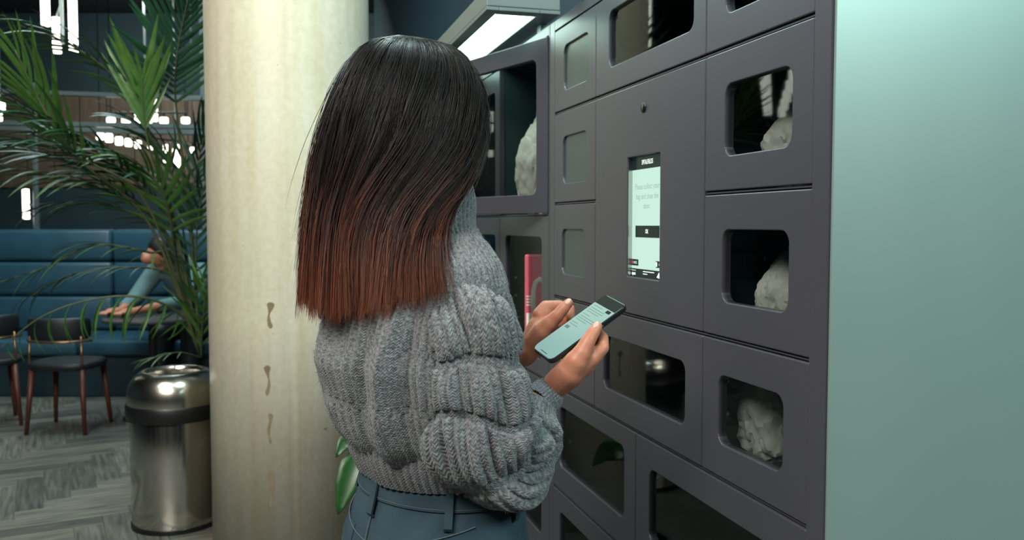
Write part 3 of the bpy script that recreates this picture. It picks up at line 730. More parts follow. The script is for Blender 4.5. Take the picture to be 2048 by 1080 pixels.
# ------------------------------------------------------------------ lounge
bq = thing('banquette', 'long petrol blue channelled leather banquette along the lounge', 'sofa', (0, 0, 0))
YB = 7.62
seams = [-6.19, -4.84, -3.49, -2.14, -1.35]
for i in range(4):
    x0, x1 = seams[i] + .004, seams[i + 1] - .004
    for z0, z1 in ((1.075, 1.352), (.775, 1.07), (.47, .77)):
        MB().box(x0, YB - .02, z0, x1, YB + .14, z1, .035).build('back_cushion', M['blue'], bq, True)
    MB().box(x0, 6.95, .34, x1, YB, .47, .03).build('seat_cushion', M['blue'], bq, True)
MB().box(seams[0], YB + .1, .0, seams[-1], YB + .28, 1.345, .01).build('back_board', M['blue'], bq)
MB().box(seams[0], 7.02, .0, seams[-1], YB + .1, .34, .01).build('base', M['dark_wall'], bq)

def make_chair():
    t = thing('dining_chair', 'black upholstered chair with walnut legs, back to the camera', 'chair', (0, 0, 0), 0, 'lounge chairs')
    s = MB(); L = []
    for z, k in ((.425, .90), (.43, .97), (.445, 1.0), (.462, 1.0), (.472, .96), (.476, .85)):
        L.append([(.225 * k * math.copysign(abs(math.cos(a)) ** .7, math.cos(a)), .215 * k * math.copysign(abs(math.sin(a)) ** .7, math.sin(a)), z) for a in [2 * math.pi * j / 40 for j in range(40)]])
    s.loops(L, True, True).build('seat', M['chair_up'], t, angle=50)
    L = []
    for i in range(15):
        a = R(-150 + i * 120 / 14); rr = .235; cx, cy = rr * math.cos(a), .02 + rr * math.sin(a); ring = []
        e = .018 if 0 < i < 14 else .008
        for j in range(14):
            b = 2 * math.pi * j / 14; rad = e * math.cos(b); z = .705 + .075 * (1 if 0 < i < 14 else .8) * math.copysign(abs(math.sin(b)) ** .6, math.sin(b))
            ring.append((cx + rad * math.cos(a), cy + rad * math.sin(a), z))
        L.append(ring)
    MB().loops(L, True, True).build('backrest', M['chair_up'], t, True)
    arc = [(.248 * math.cos(R(a)), .02 + .248 * math.sin(R(a)), .622) for a in range(-155, -20, 9)]
    MB().tube(arc, .009, 8).build('back_rail', M['brass'], t, True)
    for sx in (-1, 1):
        MB().tube([(sx * .17, -.16, .655), (sx * .175, -.165, .50), (sx * .17, -.15, .43)], .008, 8).build('back_post', M['brass'], t, True)
        for sy2 in (-1, 1):
            MB().tube([(sx * .165, sy2 * .15, .43), (sx * .195, sy2 * .19, 0)], [.021, .013], 12).build('leg', M['walnut'], t, True)
    return t
ch = make_chair(); ch.location = (-3.03, 5.92, 0); ch['label'] = 'black upholstered chair with walnut legs, in front of the banquette'
c2 = copy_tree(ch); c2.location = (-3.68, 6.05, 0); c2.rotation_euler = (0, 0, R(35)); c2['label'] = 'second lounge chair, cut off by the left picture edge'
tb = thing('lounge_table', 'round dark table top on a pedestal beside the seated person', 'table', (-2.60, 6.28, 0))
MB().lathe([(.001, .70), (.30, .70), (.33, .708), (.335, .718), (.33, .728), (.001, .73)], 56).build('table_top', M['table'], tb, angle=40)
MB().lathe([(.03, .02), (.028, .66), (.06, .70)], 24).build('pedestal', M['black'], tb, angle=40)
MB().lathe([(.21, 0), (.21, .012), (.05, .03), (.03, .05)], 40, cap0=True).build('base_plate', M['black'], tb, angle=40)

def skin_mesh(mb, voxel, smooth=4, factor=.5):
    me = bpy.data.meshes.new('tmp'); me.from_pydata(mb.v, [], mb.f); o = bpy.data.objects.new('tmp', me); COL.objects.link(o)
    m = o.modifiers.new('r', 'REMESH'); m.mode = 'VOXEL'; m.voxel_size = voxel; m.use_smooth_shade = True
    s = o.modifiers.new('s', 'SMOOTH'); s.factor = factor; s.iterations = smooth
    dg = bpy.context.evaluated_depsgraph_get(); out = bpy.data.meshes.new_from_object(o.evaluated_get(dg)); bpy.data.objects.remove(o); bpy.data.meshes.remove(me)
    out.polygons.foreach_set('use_smooth', [True] * len(out.polygons)); return out
def chain(mb, pts):
    for (p, r0), (q, r1) in zip(pts[:-1], pts[1:]): mb.capsule(p, r0, q, r1)

# seated guest
G = Vector((-2.66, 7.22, 0)); gx = lambda x, y, z: Vector((x, y, z)) - G
guest = thing('person', 'seated person in grey-blue top leaning on the table behind palm leaves', 'person', G)
hd = U(318, 508, 6.95); hnd = U(232, 628, 6.25)
gm = MB()
chain(gm, [(gx(-2.63, 7.3, .58), .155), (gx(-2.66, 7.26, .85), .15), (gx(-2.74, 7.15, 1.02), .13), (gx(-2.80, 7.06, 1.10), .07), (gx(hd.x + .01, hd.y + .03, hd.z - .09), .05)])
gm.ball(gx(hd.x, hd.y, hd.z + .01), .1, 3, (.85, 1.0, 1.15)); gm.ball(gx(hd.x - .07, hd.y - .06, hd.z - .035), .05, 2)
gm.ball(gx(hd.x - .088, hd.y - .085, hd.z), .017, 2)
for sx, el, wr in ((-1, (-2.98, 6.86, .80), (hnd.x - .02, hnd.y + .12, .765)), (1, (-2.52, 6.85, .80), (hnd.x + .10, hnd.y + .08, .765))):
    sh = (-2.73 + sx * .17, 7.13 + .06 * sx, 1.0)
    chain(gm, [(gx(*sh), .065), (gx(*el), .048), (gx(*wr), .03), (gx(wr[0] - .05, wr[1] - .07, .76), .032)])
    for k in range(4):
        b = Vector((wr[0] - .06 + k * .018, wr[1] - .09, .76)); chain(gm, [(b - G, .011), (b + Vector((-.025, -.035, .008)) - G, .010), (b + Vector((-.035, -.055, -.01)) - G, .008)])
    chain(gm, [(gx(-2.63 + sx * .1, 7.28, .56), .095), (gx(-2.66 + sx * .12, 6.86, .55), .07), (gx(-2.66 + sx * .12, 6.82, .12), .05), (gx(-2.66 + sx * .12, 6.74, .045), .042)])
fin('body', skin_mesh(gm, .012, 3), M['skin'], guest)
gs = MB()
chain(gs, [(gx(-2.63, 7.3, .60), .17), (gx(-2.66, 7.26, .85), .165), (gx(-2.74, 7.15, 1.02), .145), (gx(-2.79, 7.08, 1.07), .085)])
for sx, el in ((-1, (-2.98, 6.86, .80)), (1, (-2.52, 6.85, .80))):
    sh = (-2.73 + sx * .17, 7.13 + .06 * sx, 1.0); e = Vector(el); w2 = Vector((hnd.x + (.10 if sx > 0 else -.02), hnd.y + .1, .765)); mid = e.lerp(w2, .6)
    chain(gs, [(gx(*sh), .085), (e - G, .064), (mid - G, .05)])
fin('shirt', skin_mesh(gs, .012, 4), M['shirt'], guest)
gt = MB()
for sx in (-1, 1):
    chain(gt, [(gx(-2.63 + sx * .1, 7.28, .57), .11), (gx(-2.66 + sx * .12, 6.86, .55), .085), (gx(-2.66 + sx * .12, 6.82, .10), .065)])
fin('trousers', skin_mesh(gt, .012, 3), M['chair_up'], guest)
gh = MB(); gh.ball(gx(hd.x + .02, hd.y + .015, hd.z + .045), .112, 3, (.95, 1.05, 1.0)); fin('hair', skin_mesh(gh, .012, 2), M['shorthair'], guest)

# ------------------------------------------------------------------ steel frame and lamps of the lounge
fr = thing('steel_frame', 'grey steel frame of rails and posts over the lounge', 'frame', (0, 0, 0))
YF = 9.0
def rail(pxa, ya, pxb, yb, h, name='rail', d=.05):
    a, b = U(pxa, ya, YF), U(pxb, yb, YF)
    MB().loops([[p + Vector((0, dy, dz)) for dy, dz in ((-d, -h), (d, -h), (d, h), (-d, h))] for p in (a, b)], True, True).build(name, M['rail'], fr)
rail(-300, 172, 520, 201, .020); rail(-300, 240, 520, 256, .022); rail(-300, 250, 520, 268, .022)
for px, wdt in ((409, .026), (70, .02)):
    p = U(px, 300, YF + .12); MB().box(p.x - wdt, p.y - wdt, 0, p.x + wdt, p.y + wdt, 4.5 if px == 409 else 2.86, .003).build('post', M['rail'], fr)
for px in (-250, 515):
    p = U(px, 300, YF + .12); MB().box(p.x - .03, p.y - .03, 0, p.x + .03, p.y + .03, 3.0, .003).build('post', M['rail'], fr)

def pendant(label, c, tubes, rr, group='tube pendants'):
    """cluster of lit vertical tubes on a rod; tubes: (dx, dy, z0, z1)"""
    t = thing('tube_pendant', label, 'lamp', c, 0, group)
    for dx, dy, z0, z1 in tubes:
        m = MB(); m.lathe([(.001, z0), (rr, z0 + .004), (rr, z1 - .004), (.001, z1)], 16, (dx, dy, 0)); m.build('lamp_tube', M['bulb'], t, angle=40)
        MB().tube([(dx, dy, z1), (dx * .3, dy * .3, z1 + .06)], .006, 6).build('tube_arm', M['rail'], t)
    zt = max(q[3] for q in tubes)
    MB().tube([(0, 0, min(q[2] for q in tubes) + .06), (0, 0, 4.5)], .014, 8).build('rod', M['rail'], t)
    MB().lathe([(.001, 4.47), (.06, 4.47), (.06, 4.5)], 20).build('ceiling_rose', M['rail'], t, angle=40)
CH = U(124, 60, 5.95)
pendant('large pendant of bright vertical tubes at the top left', (CH.x, CH.y, 0), [(-.093, -.03, 2.72, 3.5), (-.062, .05, 2.555, 2.80), (.075, 0, 2.55, 3.5), (.03, .09, 2.75, 3.4)], .028)
q = U(292, 220, 10.5); pendant('pair of short vertical tubes glowing behind the palm', (q.x, q.y, 0), [(-.095, 0, 2.60, 2.93), (.095, 0, 2.62, 2.90)], .04)
q = U(0, 210, 8.4); pendant('vertical tubes glowing at the left picture edge', (q.x, q.y, 0), [(-.02, 0, 2.38, 2.46), (0, .02, 2.49, 2.57), (-.03, 0, 2.60, 2.68)], .035)
q = U(352, 300, 12.2)
pendant('short slanting tubes glowing at the far end of the lounge', (q.x, q.y, 0), [(-.14, 0, 2.25, 2.5), (.02, 0, 2.18, 2.50), (-.03, .05, 2.2, 2.45)], .035)
def bulb_rail(label, pts, rr, hh, horizontal=False):
    pts = [Vector(p) for p in pts]; t = thing('bulb_rail', label, 'lamp', (pts[0].x, pts[0].y, 0), 0, 'rails of bulbs in the lounge'); b0 = Vector((pts[0].x, pts[0].y, 0))
    for p in pts:
        m = MB(); m.lathe([(.001, -hh), (rr * .8, -hh), (rr, -hh * .8), (rr, hh * .8), (rr * .8, hh), (.001, hh)], 14, p - b0); m.build('bulb', M['bulb'], t, angle=50)
        MB().tube([p - b0 + Vector((0, 0, hh)), p - b0 + Vector((0, 0, hh + .05))], .012, 6).build('bulb_holder', M['black'], t)
    ups = [p - b0 + Vector((0, 0, hh + .055)) for p in pts]
    MB().tube(ups, .012, 6).build('rail_bar', M['black'], t)
    for p in (ups[0], ups[-1]): MB().tube([p, Vector((p.x, p.y, 4.5))], .006, 6).build('hanger', M['black'], t)
bulb_rail('row of short glowing bulbs above the double rail', [U(x, 241, 10.0) for x in (222, 252, 295, 328, 371)], .046, .034)
bulb_rail('slanting row of glowing bulbs below the double rail', [U(x, y, d) for x, y, d in ((200, 271, 9.2), (218, 276, 9.4), (238, 282, 9.7), (257, 285, 10.0), (276, 289, 10.4), (302, 292, 10.8), (386, 302, 11.5))], .038, .045)
for j, (a, b) in enumerate((((-4.41, 5.47, 2.855), (-7.41, 8.38, 2.855)), ((-4.67, 6.13, 2.81), (-6.88, 8.13, 2.81)))):
    a, b = Vector(a), Vector(b)
    bulb_rail(('outer', 'inner')[j] + ' rail of bulbs far left, mirrored in the top right locker window', [a.lerp(b, i / 6) for i in range(7)], .05, .07)
wl = U(52, 410, 9.6)
wlamp = thing('post_lamp', 'slim upright tube lamp shining just above the banquette', 'lamp', (wl.x, wl.y, 0))
MB().lathe([(.001, 1.45), (.035, 1.455), (.035, 1.78), (.001, 1.785)], 16).build('lamp_tube', M['bulb'], wlamp, angle=40)
MB().tube([(.09, 0, 0), (.11, 0, 1.85)], .028, 10).build('post', M['rail'], wlamp, True)
MB().box(0, -.01, 1.60, .1, .01, 1.62).build('arm', M['rail'], wlamp)
MB().lathe([(.14, 0), (.14, .02), (.03, .03)], 24, (.09, 0, 0), cap0=True).build('base_plate', M['rail'], wlamp, angle=40)
# ------------------------------------------------------------------ the woman
WO = Vector((-.11, 1.35, 0)); WA = R(-52)
W2L = (Matrix.Translation(WO) @ Matrix.Rotation(WA, 4, 'Z')).inverted()
def wl_(p): return W2L @ Vector(p)
def UL(px, py, Y): return wl_(U(px, py, Y))
woman = thing('person', 'woman with long ombre hair in grey chunky knit sweater holding a phone', 'person', WO, WA)

# phone in her right hand
PCn = U(1160, 657, 1.37)
Lx = Vector((.804, .218, .553)).normalized(); Wx = Vector((.374, -.91, -.172)); Wx = (Wx - Lx * Wx.dot(Lx)).normalized(); Nx = Wx.cross(Lx)
if Nx.z < 0: Nx = -Nx
Nx.normalize()
def PH(l, w, n): return PCn + Lx * l + Wx * w + Nx * n
phone = thing('smartphone', 'smartphone with lit pale screen in the woman\'s right hand', 'phone', PCn)
mtx = Matrix((Wx, Lx, Nx)).transposed()
if mtx.determinant() < 0: mtx = Matrix((-Wx, Lx, Nx)).transposed(); FW = -1
else: FW = 1
phone.rotation_euler = mtx.to_euler()
def prr(w, l, r, z, k=6): return [(x, y, z) for x, y in rrect(-w, -l, w, l, r, k)]
pb = MB(); pb.loops([prr(.034, .0735, .010, -.0045), prr(.0358, .0753, .0115, -.0032), prr(.0362, .0757, .012, 0), prr(.0358, .0753, .0115, .0032), prr(.034, .0735, .010, .0042)], True, True); pb.build('case', M['phone'], phone, angle=40)
ds = MB().loops([prr(.0335, .073, .0098, .0042), prr(.0335, .073, .0098, .0046)], True, True).build('display', M['phone_screen'], phone)
hb = MB(); hb.box(-.0332, .052, .0046, .0332, .0722, .0048); hb.build('header_bar', M['phone_dark'], ds)
def pline(x, y, w, h=.0009, m='phone_text'): MB().box(FW * x - (w if FW < 0 else 0), y, .0046, FW * x + (0 if FW < 0 else w), y + h, .00475).build('text_line', M[m], ds)
for y, x, w in ((.0465, -.028, .030), (.0405, -.028, .044), (.036, -.028, .047), (.0315, -.028, .040), (.024, -.028, .022), (.0185, -.028, .048), (.014, -.028, .050), (.0095, -.028, .036), (.002, -.028, .020), (-.003, -.028, .026)): pline(x, y, w)
pline(.014, .044, .013, .006, 'phone_dark'); pline(-.028, -.014, .012, .006); pline(-.011, -.0695, .022, .0012, 'phone_dark')
MB().box(FW * .0362 - .0004, .012, -.0012, FW * .0362 + .0004, .026, .0012).build('side_button', M['steel'], phone)

# one continuous body: head, neck, trunk, arms with hands, legs
bd = MB()
HC = Vector((-.050, -.006, 1.561))
bd.ball(HC, 1, 3, (.072, .092, .105)); bd.ball(HC + Vector((0, .045, -.06)), .058, 3, (.95, 1, 1)); bd.ball(HC + Vector((0, .072, -.092)), .027, 2)
chain(bd, [(HC + Vector((0, .09, .012)), .010), (HC + Vector((0, .112, -.022)), .0135)])
for sx in (-1, 1):
    bd.ball(HC + Vector((sx * .032, .066, -.025)), .03, 2); bd.ball(HC + Vector((sx * .072, .0, -.012)), .026, 2, (.35, .7, 1.1))
bd.ball(HC + Vector((0, .085, .03)), .035, 2, (1.4, .5, .5)); bd.ball(HC + Vector((0, .092, -.055)), .017, 2, (1.4, .7, .7))
chain(bd, [((0, -.012, 1.33), .06), ((-.012, -.005, 1.43), .05), (HC + Vector((0, -.02, -.06)), .052)])
chain(bd, [((0, -.03, 1.28), .095), ((0, -.03, 1.15), .09), ((0, 0, 1.0), .088), ((0, -.005, .93), .095)])
for sx in (-1, 1):
    chain(bd, [((sx * .03, -.035, 1.29), .075), ((sx * .11, -.045, 1.295), .042)])
    chain(bd, [((sx * .065, -.005, .94), .080), ((sx * .088, .01, .75), .066), ((sx * .095, .02, .50), .048), ((sx * .095, .0, .33), .046), ((sx * .095, -.01, .09), .033)])
    chain(bd, [((sx * .095, -.02, .05), .032), ((sx * .105, .08, .035), .03), ((sx * .11, .14, .03), .022)])
# right arm and hand (phone hand)
RW = wl_(PH(-.097, .017, -.050)); RE = Vector((.150, -.03, 1.085))
chain(bd, [((.115, -.046, 1.292), .042), (tuple(RE), .038), (tuple(RE.lerp(RW, .45)), .033), (tuple(RW), .0200)])
H = lambda l, w, n: wl_(PH(l, w, n))
def hand_chain(pts): chain(bd, [(H(*p[:3]), p[3]) for p in pts])
hand_chain([(-.105, .017, -.053, .0195), (-.080, .020, -.044, .0225), (-.055, .030, -.036, .024), (-.035, .036, -.032, .021)])
hand_chain([(-.095, .012, -.052, .0185), (-.070, .010, -.046, .021), (-.052, .016, -.042, .018)])
hand_chain([(-.085, .028, -.040, .022), (-.062, .044, -.026, .0225), (-.044, .051, -.014, .0185), (-.030, .053, -.007, .0150), (-.010, .0500, .0025, .0118), (.004, .0460, .0065, .0105), (.0145, .0425, .0085, .0086)])
hand_chain([(-.045, .043, -.030, .019), (-.020, .050, -.026, .0135), (.004, .048, -.024, .0108), (.016, .034, -.0185, .0095), (.018, .012, -.0145, .0082)])
hand_chain([(-.050, .038, -.036, .018), (-.030, .044, -.036, .0130), (-.006, .040, -.034, .0106), (.004, .020, -.022, .0094), (.004, -.004, -.0145, .0080)])
hand_chain([(-.056, .030, -.040, .017), (-.042, .036, -.041, .0125), (-.020, .030, -.039, .0102), (-.011, .008, -.024, .0090), (-.012, -.016, -.0145, .0078)])
hand_chain([(-.064, .020, -.042, .016), (-.054, .024, -.043, .0115), (-.036, .016, -.040, .0092), (-.028, -.004, -.024, .0082), (-.028, -.022, -.0140, .0072)])
# left arm and hand (loose fist, thumb up)
LWr = UL(1050, 706, 1.478); LE = Vector((-.185, .0, 1.085))
chain(bd, [((-.115, -.046, 1.292), .042), (tuple(LE), .038), (tuple(LE.lerp(LWr, .45)), .036), (tuple(LWr), .0225)])
def lchain(pts): chain(bd, [(UL(*p[:3]), p[3]) for p in pts])
lchain([(1048, 709, 1.478, .0215), (1066, 684, 1.480, .0225), (1082, 655, 1.482, .0235), (1088, 632, 1.488, .020)])
lchain([(1066, 684, 1.486, .020), (1086, 664, 1.495, .021), (1094, 648, 1.500, .018)])
lchain([(1082, 628, 1.482, .0150), (1092, 614, 1.486, .0120), (1118, 612, 1.490, .0108), (1140, 618, 1.484, .0092), (1142, 640, 1.474, .0080)])
lchain([(1086, 638, 1.492, .0150), (1098, 622, 1.500, .0120), (1128, 626, 1.503, .0105), (1138, 645, 1.492, .0090), (1122, 656, 1.480, .0080)])
lchain([(1088, 650, 1.500, .0145), (1098, 638, 1.508, .0115), (1126, 644, 1.510, .0100), (1130, 661, 1.496, .0088), (1112, 666, 1.484, .0078)])
lchain([(1090, 664, 1.504, .0135), (1096, 656, 1.512, .0105), (1120, 662, 1.511, .0090), (1120, 675, 1.498, .0080), (1106, 676, 1.488, .0072)])
lchain([(1070, 682, 1.470, .0190), (1086, 662, 1.458, .0185), (1100, 646, 1.450, .0145), (1116, 630, 1.444, .0112), (1128, 616, 1.444, .0102), (1137, 606, 1.446, .0084)])
body = fin('body', skin_mesh(bd, .0026, 6), M['skin'], woman)
def nail(c, n, along, r=.0062):
    n = Vector(n).normalized(); along = Vector(along); along = (along - n * along.dot(n)).normalized(); s = n.cross(along)
    L = []
    for k, h in ((1.0, -.0012), (.95, .0004), (.6, .0013), (.2, .0016)):
        L.append([c + (s * math.cos(a) * r * .8 + along * math.sin(a) * r * 1.15) * k + n * (h - .0022 * (math.cos(a) * k) ** 2) for a in [2 * math.pi * j / 16 for j in range(16)]])
    MB().loops(L, False, True).build('finger_nail', M['nail'], woman, True)
def dl(v): return (W2L.to_3x3() @ Vector(v))
cdir = lambda p: (Vector((0, 0, CAM_Z)) - Vector(p)).normalized()
tp = PH(.0125, .0432, .0085); nn = (Wx * .55 + Nx * .9).normalized(); nail(wl_(tp + nn * .0078), dl(nn), dl(PH(.0145, .0425, .0085) - PH(.004, .046, .0065)))
tp = U(1135.5, 607.5, 1.446); nn = (Vector((.05, -.75, .5))).normalized(); nail(wl_(tp + nn * .0078), dl(nn), dl(U(1137, 605, 1.446) - U(1126, 618, 1.444)))
for sx in (-1, 1):
    MB().ball(HC + Vector((sx * .031, .076, .006)), .0125, 2).build('eye', M['eye'], woman, True)
    MB().ball(HC + Vector((sx * .031, .0835, .004)), .006, 2).build('iris', M['black'], woman, True)
    MB().tube([HC + Vector((sx * (.015 + .012 * i), .094 - .004 * i * i, .026 + .004 * math.sin(i))) for i in range(4)], [.002, .003, .003, .0015], 6).build('eyebrow', M['shorthair'], woman, True)
MB().tube([HC + Vector((x, .104 - abs(x) * .35, -.058)) for x in (-.022, -.012, 0, .012, .022)], [.001, .005, .0055, .005, .001], 8).build('lips', M['lips'], woman, True)

# ---- surfaces given on a grid
def grid_obj(name, P, UV, m, parent, close_u=True):
    nv, nu = P.shape[:2]; idx = np.arange(nv * nu).reshape(nv, nu)
    if close_u: a = idx[:-1]; b = np.roll(a, -1, 1); d = idx[1:]; c = np.roll(d, -1, 1)
    else: a = idx[:-1, :-1]; b = idx[:-1, 1:]; d = idx[1:, :-1]; c = idx[1:, 1:]
    F = np.stack([a, b, c, d], -1).reshape(-1, 4)
    me = bpy.data.meshes.new(name); n = len(F)
    me.vertices.add(nv * nu); me.vertices.foreach_set('co', P.reshape(-1).astype(np.float32))
    me.loops.add(n * 4); me.loops.foreach_set('vertex_index', F.reshape(-1).astype(np.int32))
    me.polygons.add(n); me.polygons.foreach_set('loop_start', np.arange(0, n * 4, 4, dtype=np.int32)); me.polygons.foreach_set('loop_total', np.full(n, 4, np.int32))
    me.update(calc_edges=True)
    uvl = me.uv_layers.new(name='UVMap'); ul = UV.reshape(-1, 2)[F.reshape(-1)].copy()
    if close_u:   # last column: run on past the seam
        w = UV[0, 1, 0] - UV[0, 0, 0]; last = (F[:, 0] % nu) == nu - 1
        ul = ul.reshape(n, 4, 2); ul[last, 1, 0] = ul[last, 0, 0] + w; ul[last, 2, 0] = ul[last, 3, 0] + w; ul = ul.reshape(-1, 2)
    uvl.data.foreach_set('uv', ul.reshape(-1).astype(np.float32))
    me.validate()
    return fin(name, me, m, parent, True)
def interp(tab, z):
    tab = np.array(sorted(tab)); return [np.interp(z, tab[:, 0], tab[:, i]) for i in range(1, tab.shape[1])]
def smooth_interp(tab, z):
    # cosine-smoothed table
    zz = np.linspace(tab[0][0], tab[-1][0], 200) if tab[0][0] < tab[-1][0] else np.linspace(tab[-1][0], tab[0][0], 200)
    cols = interp(tab, zz); out = []
    k = np.hanning(19); k /= k.sum()
    for c in cols:
        e = np.concatenate([np.full(9, c[0]), c, np.full(9, c[-1])]); out.append(np.interp(z, zz, np.convolve(e, k, 'valid')))
    return out
def vnoise(x, y, seed):
    r = np.random.default_rng(seed); g = r.uniform(-1, 1, (64, 64)); xi = np.floor(x).astype(int); yi = np.floor(y).astype(int); fx = x - xi; fy = y - yi
    fx = fx * fx * (3 - 2 * fx); fy = fy * fy * (3 - 2 * fy); G = lambda a, b: g[a % 64, b % 64]
    return (G(xi, yi) * (1 - fx) + G(xi + 1, yi) * fx) * (1 - fy) + (G(xi, yi + 1) * (1 - fx) + G(xi + 1, yi + 1) * fx) * fy
def rib(ph, sharp=.55): return np.abs(np.sin(np.pi * ph)) ** sharp
def groove(ph, w=.20):
    f = ph - np.floor(ph); f = np.minimum(f, 1 - f); return 1 - np.exp(-(f / w) ** 2)
def normals(P):
    du = np.roll(P, -1, 1) - np.roll(P, 1, 1); dv = np.gradient(P, axis=0); n = np.cross(du, dv); return n / (np.linalg.norm(n, axis=2, keepdims=True) + 1e-12)

# ---- sweater
sweater = None
TZ = [(1.030, 0, .000, .150, .114), (1.062, 0, -.008, .157, .120), (1.085, 0, -.022, .168, .126), (1.13, 0, -.038, .175, .130), (1.20, 0, -.048, .178, .131), (1.26, 0, -.043, .172, .119),
      (1.31, 0, -.036, .160, .103), (1.340, 0, -.030, .144, .094), (1.362, 0, -.028, .116, .088), (1.380, 0, -.020, .086, .075), (1.395, 0, -.012, .064, .060)]
def torso(nu=540, nv=330):
    z = np.linspace(1.062, 1.393, nv); cx, cy, a, b = smooth_interp(TZ, z); th = np.linspace(-np.pi, np.pi, nu, endpoint=False)
    T, Z = np.meshgrid(th, z); e = 2 / 2.25
    ct = np.sign(np.cos(T)) * np.abs(np.cos(T)) ** e; st = np.sign(np.sin(T)) * np.abs(np.sin(T)) ** e
    P = np.stack([cx[:, None] + a[:, None] * ct, cy[:, None] + b[:, None] * st, Z], -1)
    n = normals(P)
    if n[nv // 2, 0, 0] > 0: n = -n
    rows = .078; NB = 16
    vv = (Z - 1.062) / rows + .10 * vnoise(T * 3, Z * 9, 3); uu = T / (2 * np.pi) * NB
    r_i = np.floor(vv); off = np.where(r_i % 2 == 0, 0, .5); blk = np.floor(uu + off) ; fu = uu + off - blk; fv = vv - r_i
    chk = ((blk + r_i) % 2)
    bub = (np.sin(np.pi * fu) ** .6) * (np.sin(np.pi * np.clip((fv - .12) / .88, 0, 1)) ** .55)
    top = np.clip((1.36 - Z) / .05, 0, 1)
    d = bub * (.0004 + .0022 * chk) * top
    band = (fv < .14)
    rb = groove(uu * 4); fine = rib(uu * 9, .8)
    d += np.where(band, .0012 + .0014 * fine, .0034 * rb) 
    d += .006 * vnoise(T * 2.2 + 5, Z * 14, 11) + .003 * vnoise(T * 5, Z * 30, 12)
    # folds gathered beside the right arm
    for t0, sl, w, amp in ((-1.02, .9, .085, .017), (-1.26, .8, .07, -.010), (-.80, .5, .09, -.012), (-1.75, -.3, .12, .004), (-2.2, .3, .12, -.004)):
        c = t0 + sl * (Z - 1.2); d += amp * np.exp(-((T - c) / w) ** 2) * np.clip((1.31 - Z) / .1, 0, 1) * (.35 + .65 * np.sin(np.clip((Z - 1.06) / .3, 0, 1) * np.pi))
    P = P + n * d[..., None]
    UV = np.stack([(T + np.pi) * .155, Z], -1)
    return P, UV, n
TP, TUV, TN = torso()
sweater = grid_obj('sweater', TP, TUV, M['knit'], woman)
def ring_tube(name, pts, radii, nrib, amp, nu, nv, m, parent, mod=None, flat=None):
    path = catmull(pts, 60); path = np.array([p[:] for p in path]); seg = np.r_[0, np.cumsum(np.linalg.norm(np.diff(path, axis=0), axis=1))]
    s = np.linspace(0, seg[-1], nv); C = np.stack([np.interp(s, seg, path[:, k]) for k in range(3)], -1)
    k = np.hanning(9); k /= k.sum()
    rr = np.interp(np.linspace(0, 1, nv), np.linspace(0, 1, len(radii)), radii); rr = np.convolve(np.pad(rr, nv // 20, 'edge'), np.ones(2 * (nv // 20) + 1) / (2 * (nv // 20) + 1), 'valid')
    Tn = np.gradient(C, axis=0); w = max(3, nv // 12) | 1; kk = np.hanning(w + 2)[1:-1]; kk /= kk.sum()
    Tn = np.stack([np.convolve(np.pad(Tn[:, q], w // 2, 'edge'), kk, 'valid') for q in range(3)], -1); Tn /= np.linalg.norm(Tn, axis=1, keepdims=True)
    u = np.array([.3, -1.0, .1]); N = []
    for t in Tn: u = u - t * (u @ t); u /= np.linalg.norm(u); N.append(u.copy())
    N = np.array(N); B = np.cross(Tn, N); th = np.linspace(0, 2 * np.pi, nu, endpoint=False)
    T, S = np.meshgrid(th, s); dirs = N[:, None] * np.cos(T)[..., None] + B[:, None] * np.sin(T)[..., None]
    d = amp * rib(T / (2 * np.pi) * nrib, .7) if mod is None else mod(T, S, seg[-1])
    P = C[:, None] + dirs * (rr[:, None] + d)[..., None]
    UV = np.stack([T * float(np.mean(radii)), S], -1)
    o = grid_obj(name, P, UV, m, parent); return o, P, dirs
def puff(seed, rows=.073, NB=7, amp=.013):
    def f(T, S, L):
        vv = S / rows + .16 * vnoise(T * 1.6 + seed, S * 9, seed) + .10 * np.sin(T * 2 + seed); uu = T / (2 * np.pi) * NB + .35 * vnoise(S * 12, T * 0 + seed, seed + 4)
        r_i = np.floor(vv); off = .5 * (r_i % 2); bi = np.floor(uu + off); fu = uu + off - bi; fv = vv - r_i
        bub = (np.sin(np.pi * fu) ** .8) * (np.sin(np.pi * np.clip((fv - .16) / .84, 0, 1)) ** .65)
        hsh = np.sin(bi * 12.9 + r_i * 78.2 + seed) * .5 + .5
        d = bub * amp * (.7 + .5 * hsh)
        band = fv < .17
        d += np.where(band, .0010 * rib(uu * 10, .8), .0052 * groove(uu * 4.0))
        d += .010 * vnoise(T * 1.5 + seed, S * 16, seed + 9) + .0035 * vnoise(T * 4, S * 40, seed + 2)
        # deep diagonal drag folds toward the bent elbow
        for t0, s0, kx, w, a in ((1.3, .16, 5, .30, -.012), (2.6, .22, -4, .28, -.012), (5.2, .20, 4, .3, -.010), (.2, .27, 3, .3, -.010)):
            q = ((T - t0 - kx * (S - s0) + np.pi) % (2 * np.pi)) - np.pi; d += a * np.exp(-(q / w) ** 2) * np.exp(-((S - s0) / .09) ** 2)
        return d * np.clip(S / .05, .2, 1) * np.clip((L - S) / .035, .1, 1)
    return f
RS = [Vector(p) for p in ((.055, -.020, 1.290), (.105, -.042, 1.292), (.142, -.052, 1.25), (.150, -.048, 1.175), (.150, -.036, 1.100), (.147, .002, 1.066), (.130, .052, 1.086))]
RC = RW.lerp(RE, .20); RC2 = RW.lerp(RE, .02)
RS.append(Vector(RC) + Vector((.004, -.004, -.004)))
sleeveR, SP, SD = ring_tube('sleeve', RS, (.020, .040, .054, .060, .066, .072, .070, .060, .046, .030), 42, .003, 420, 560, M['knit'], sweater, puff(3))
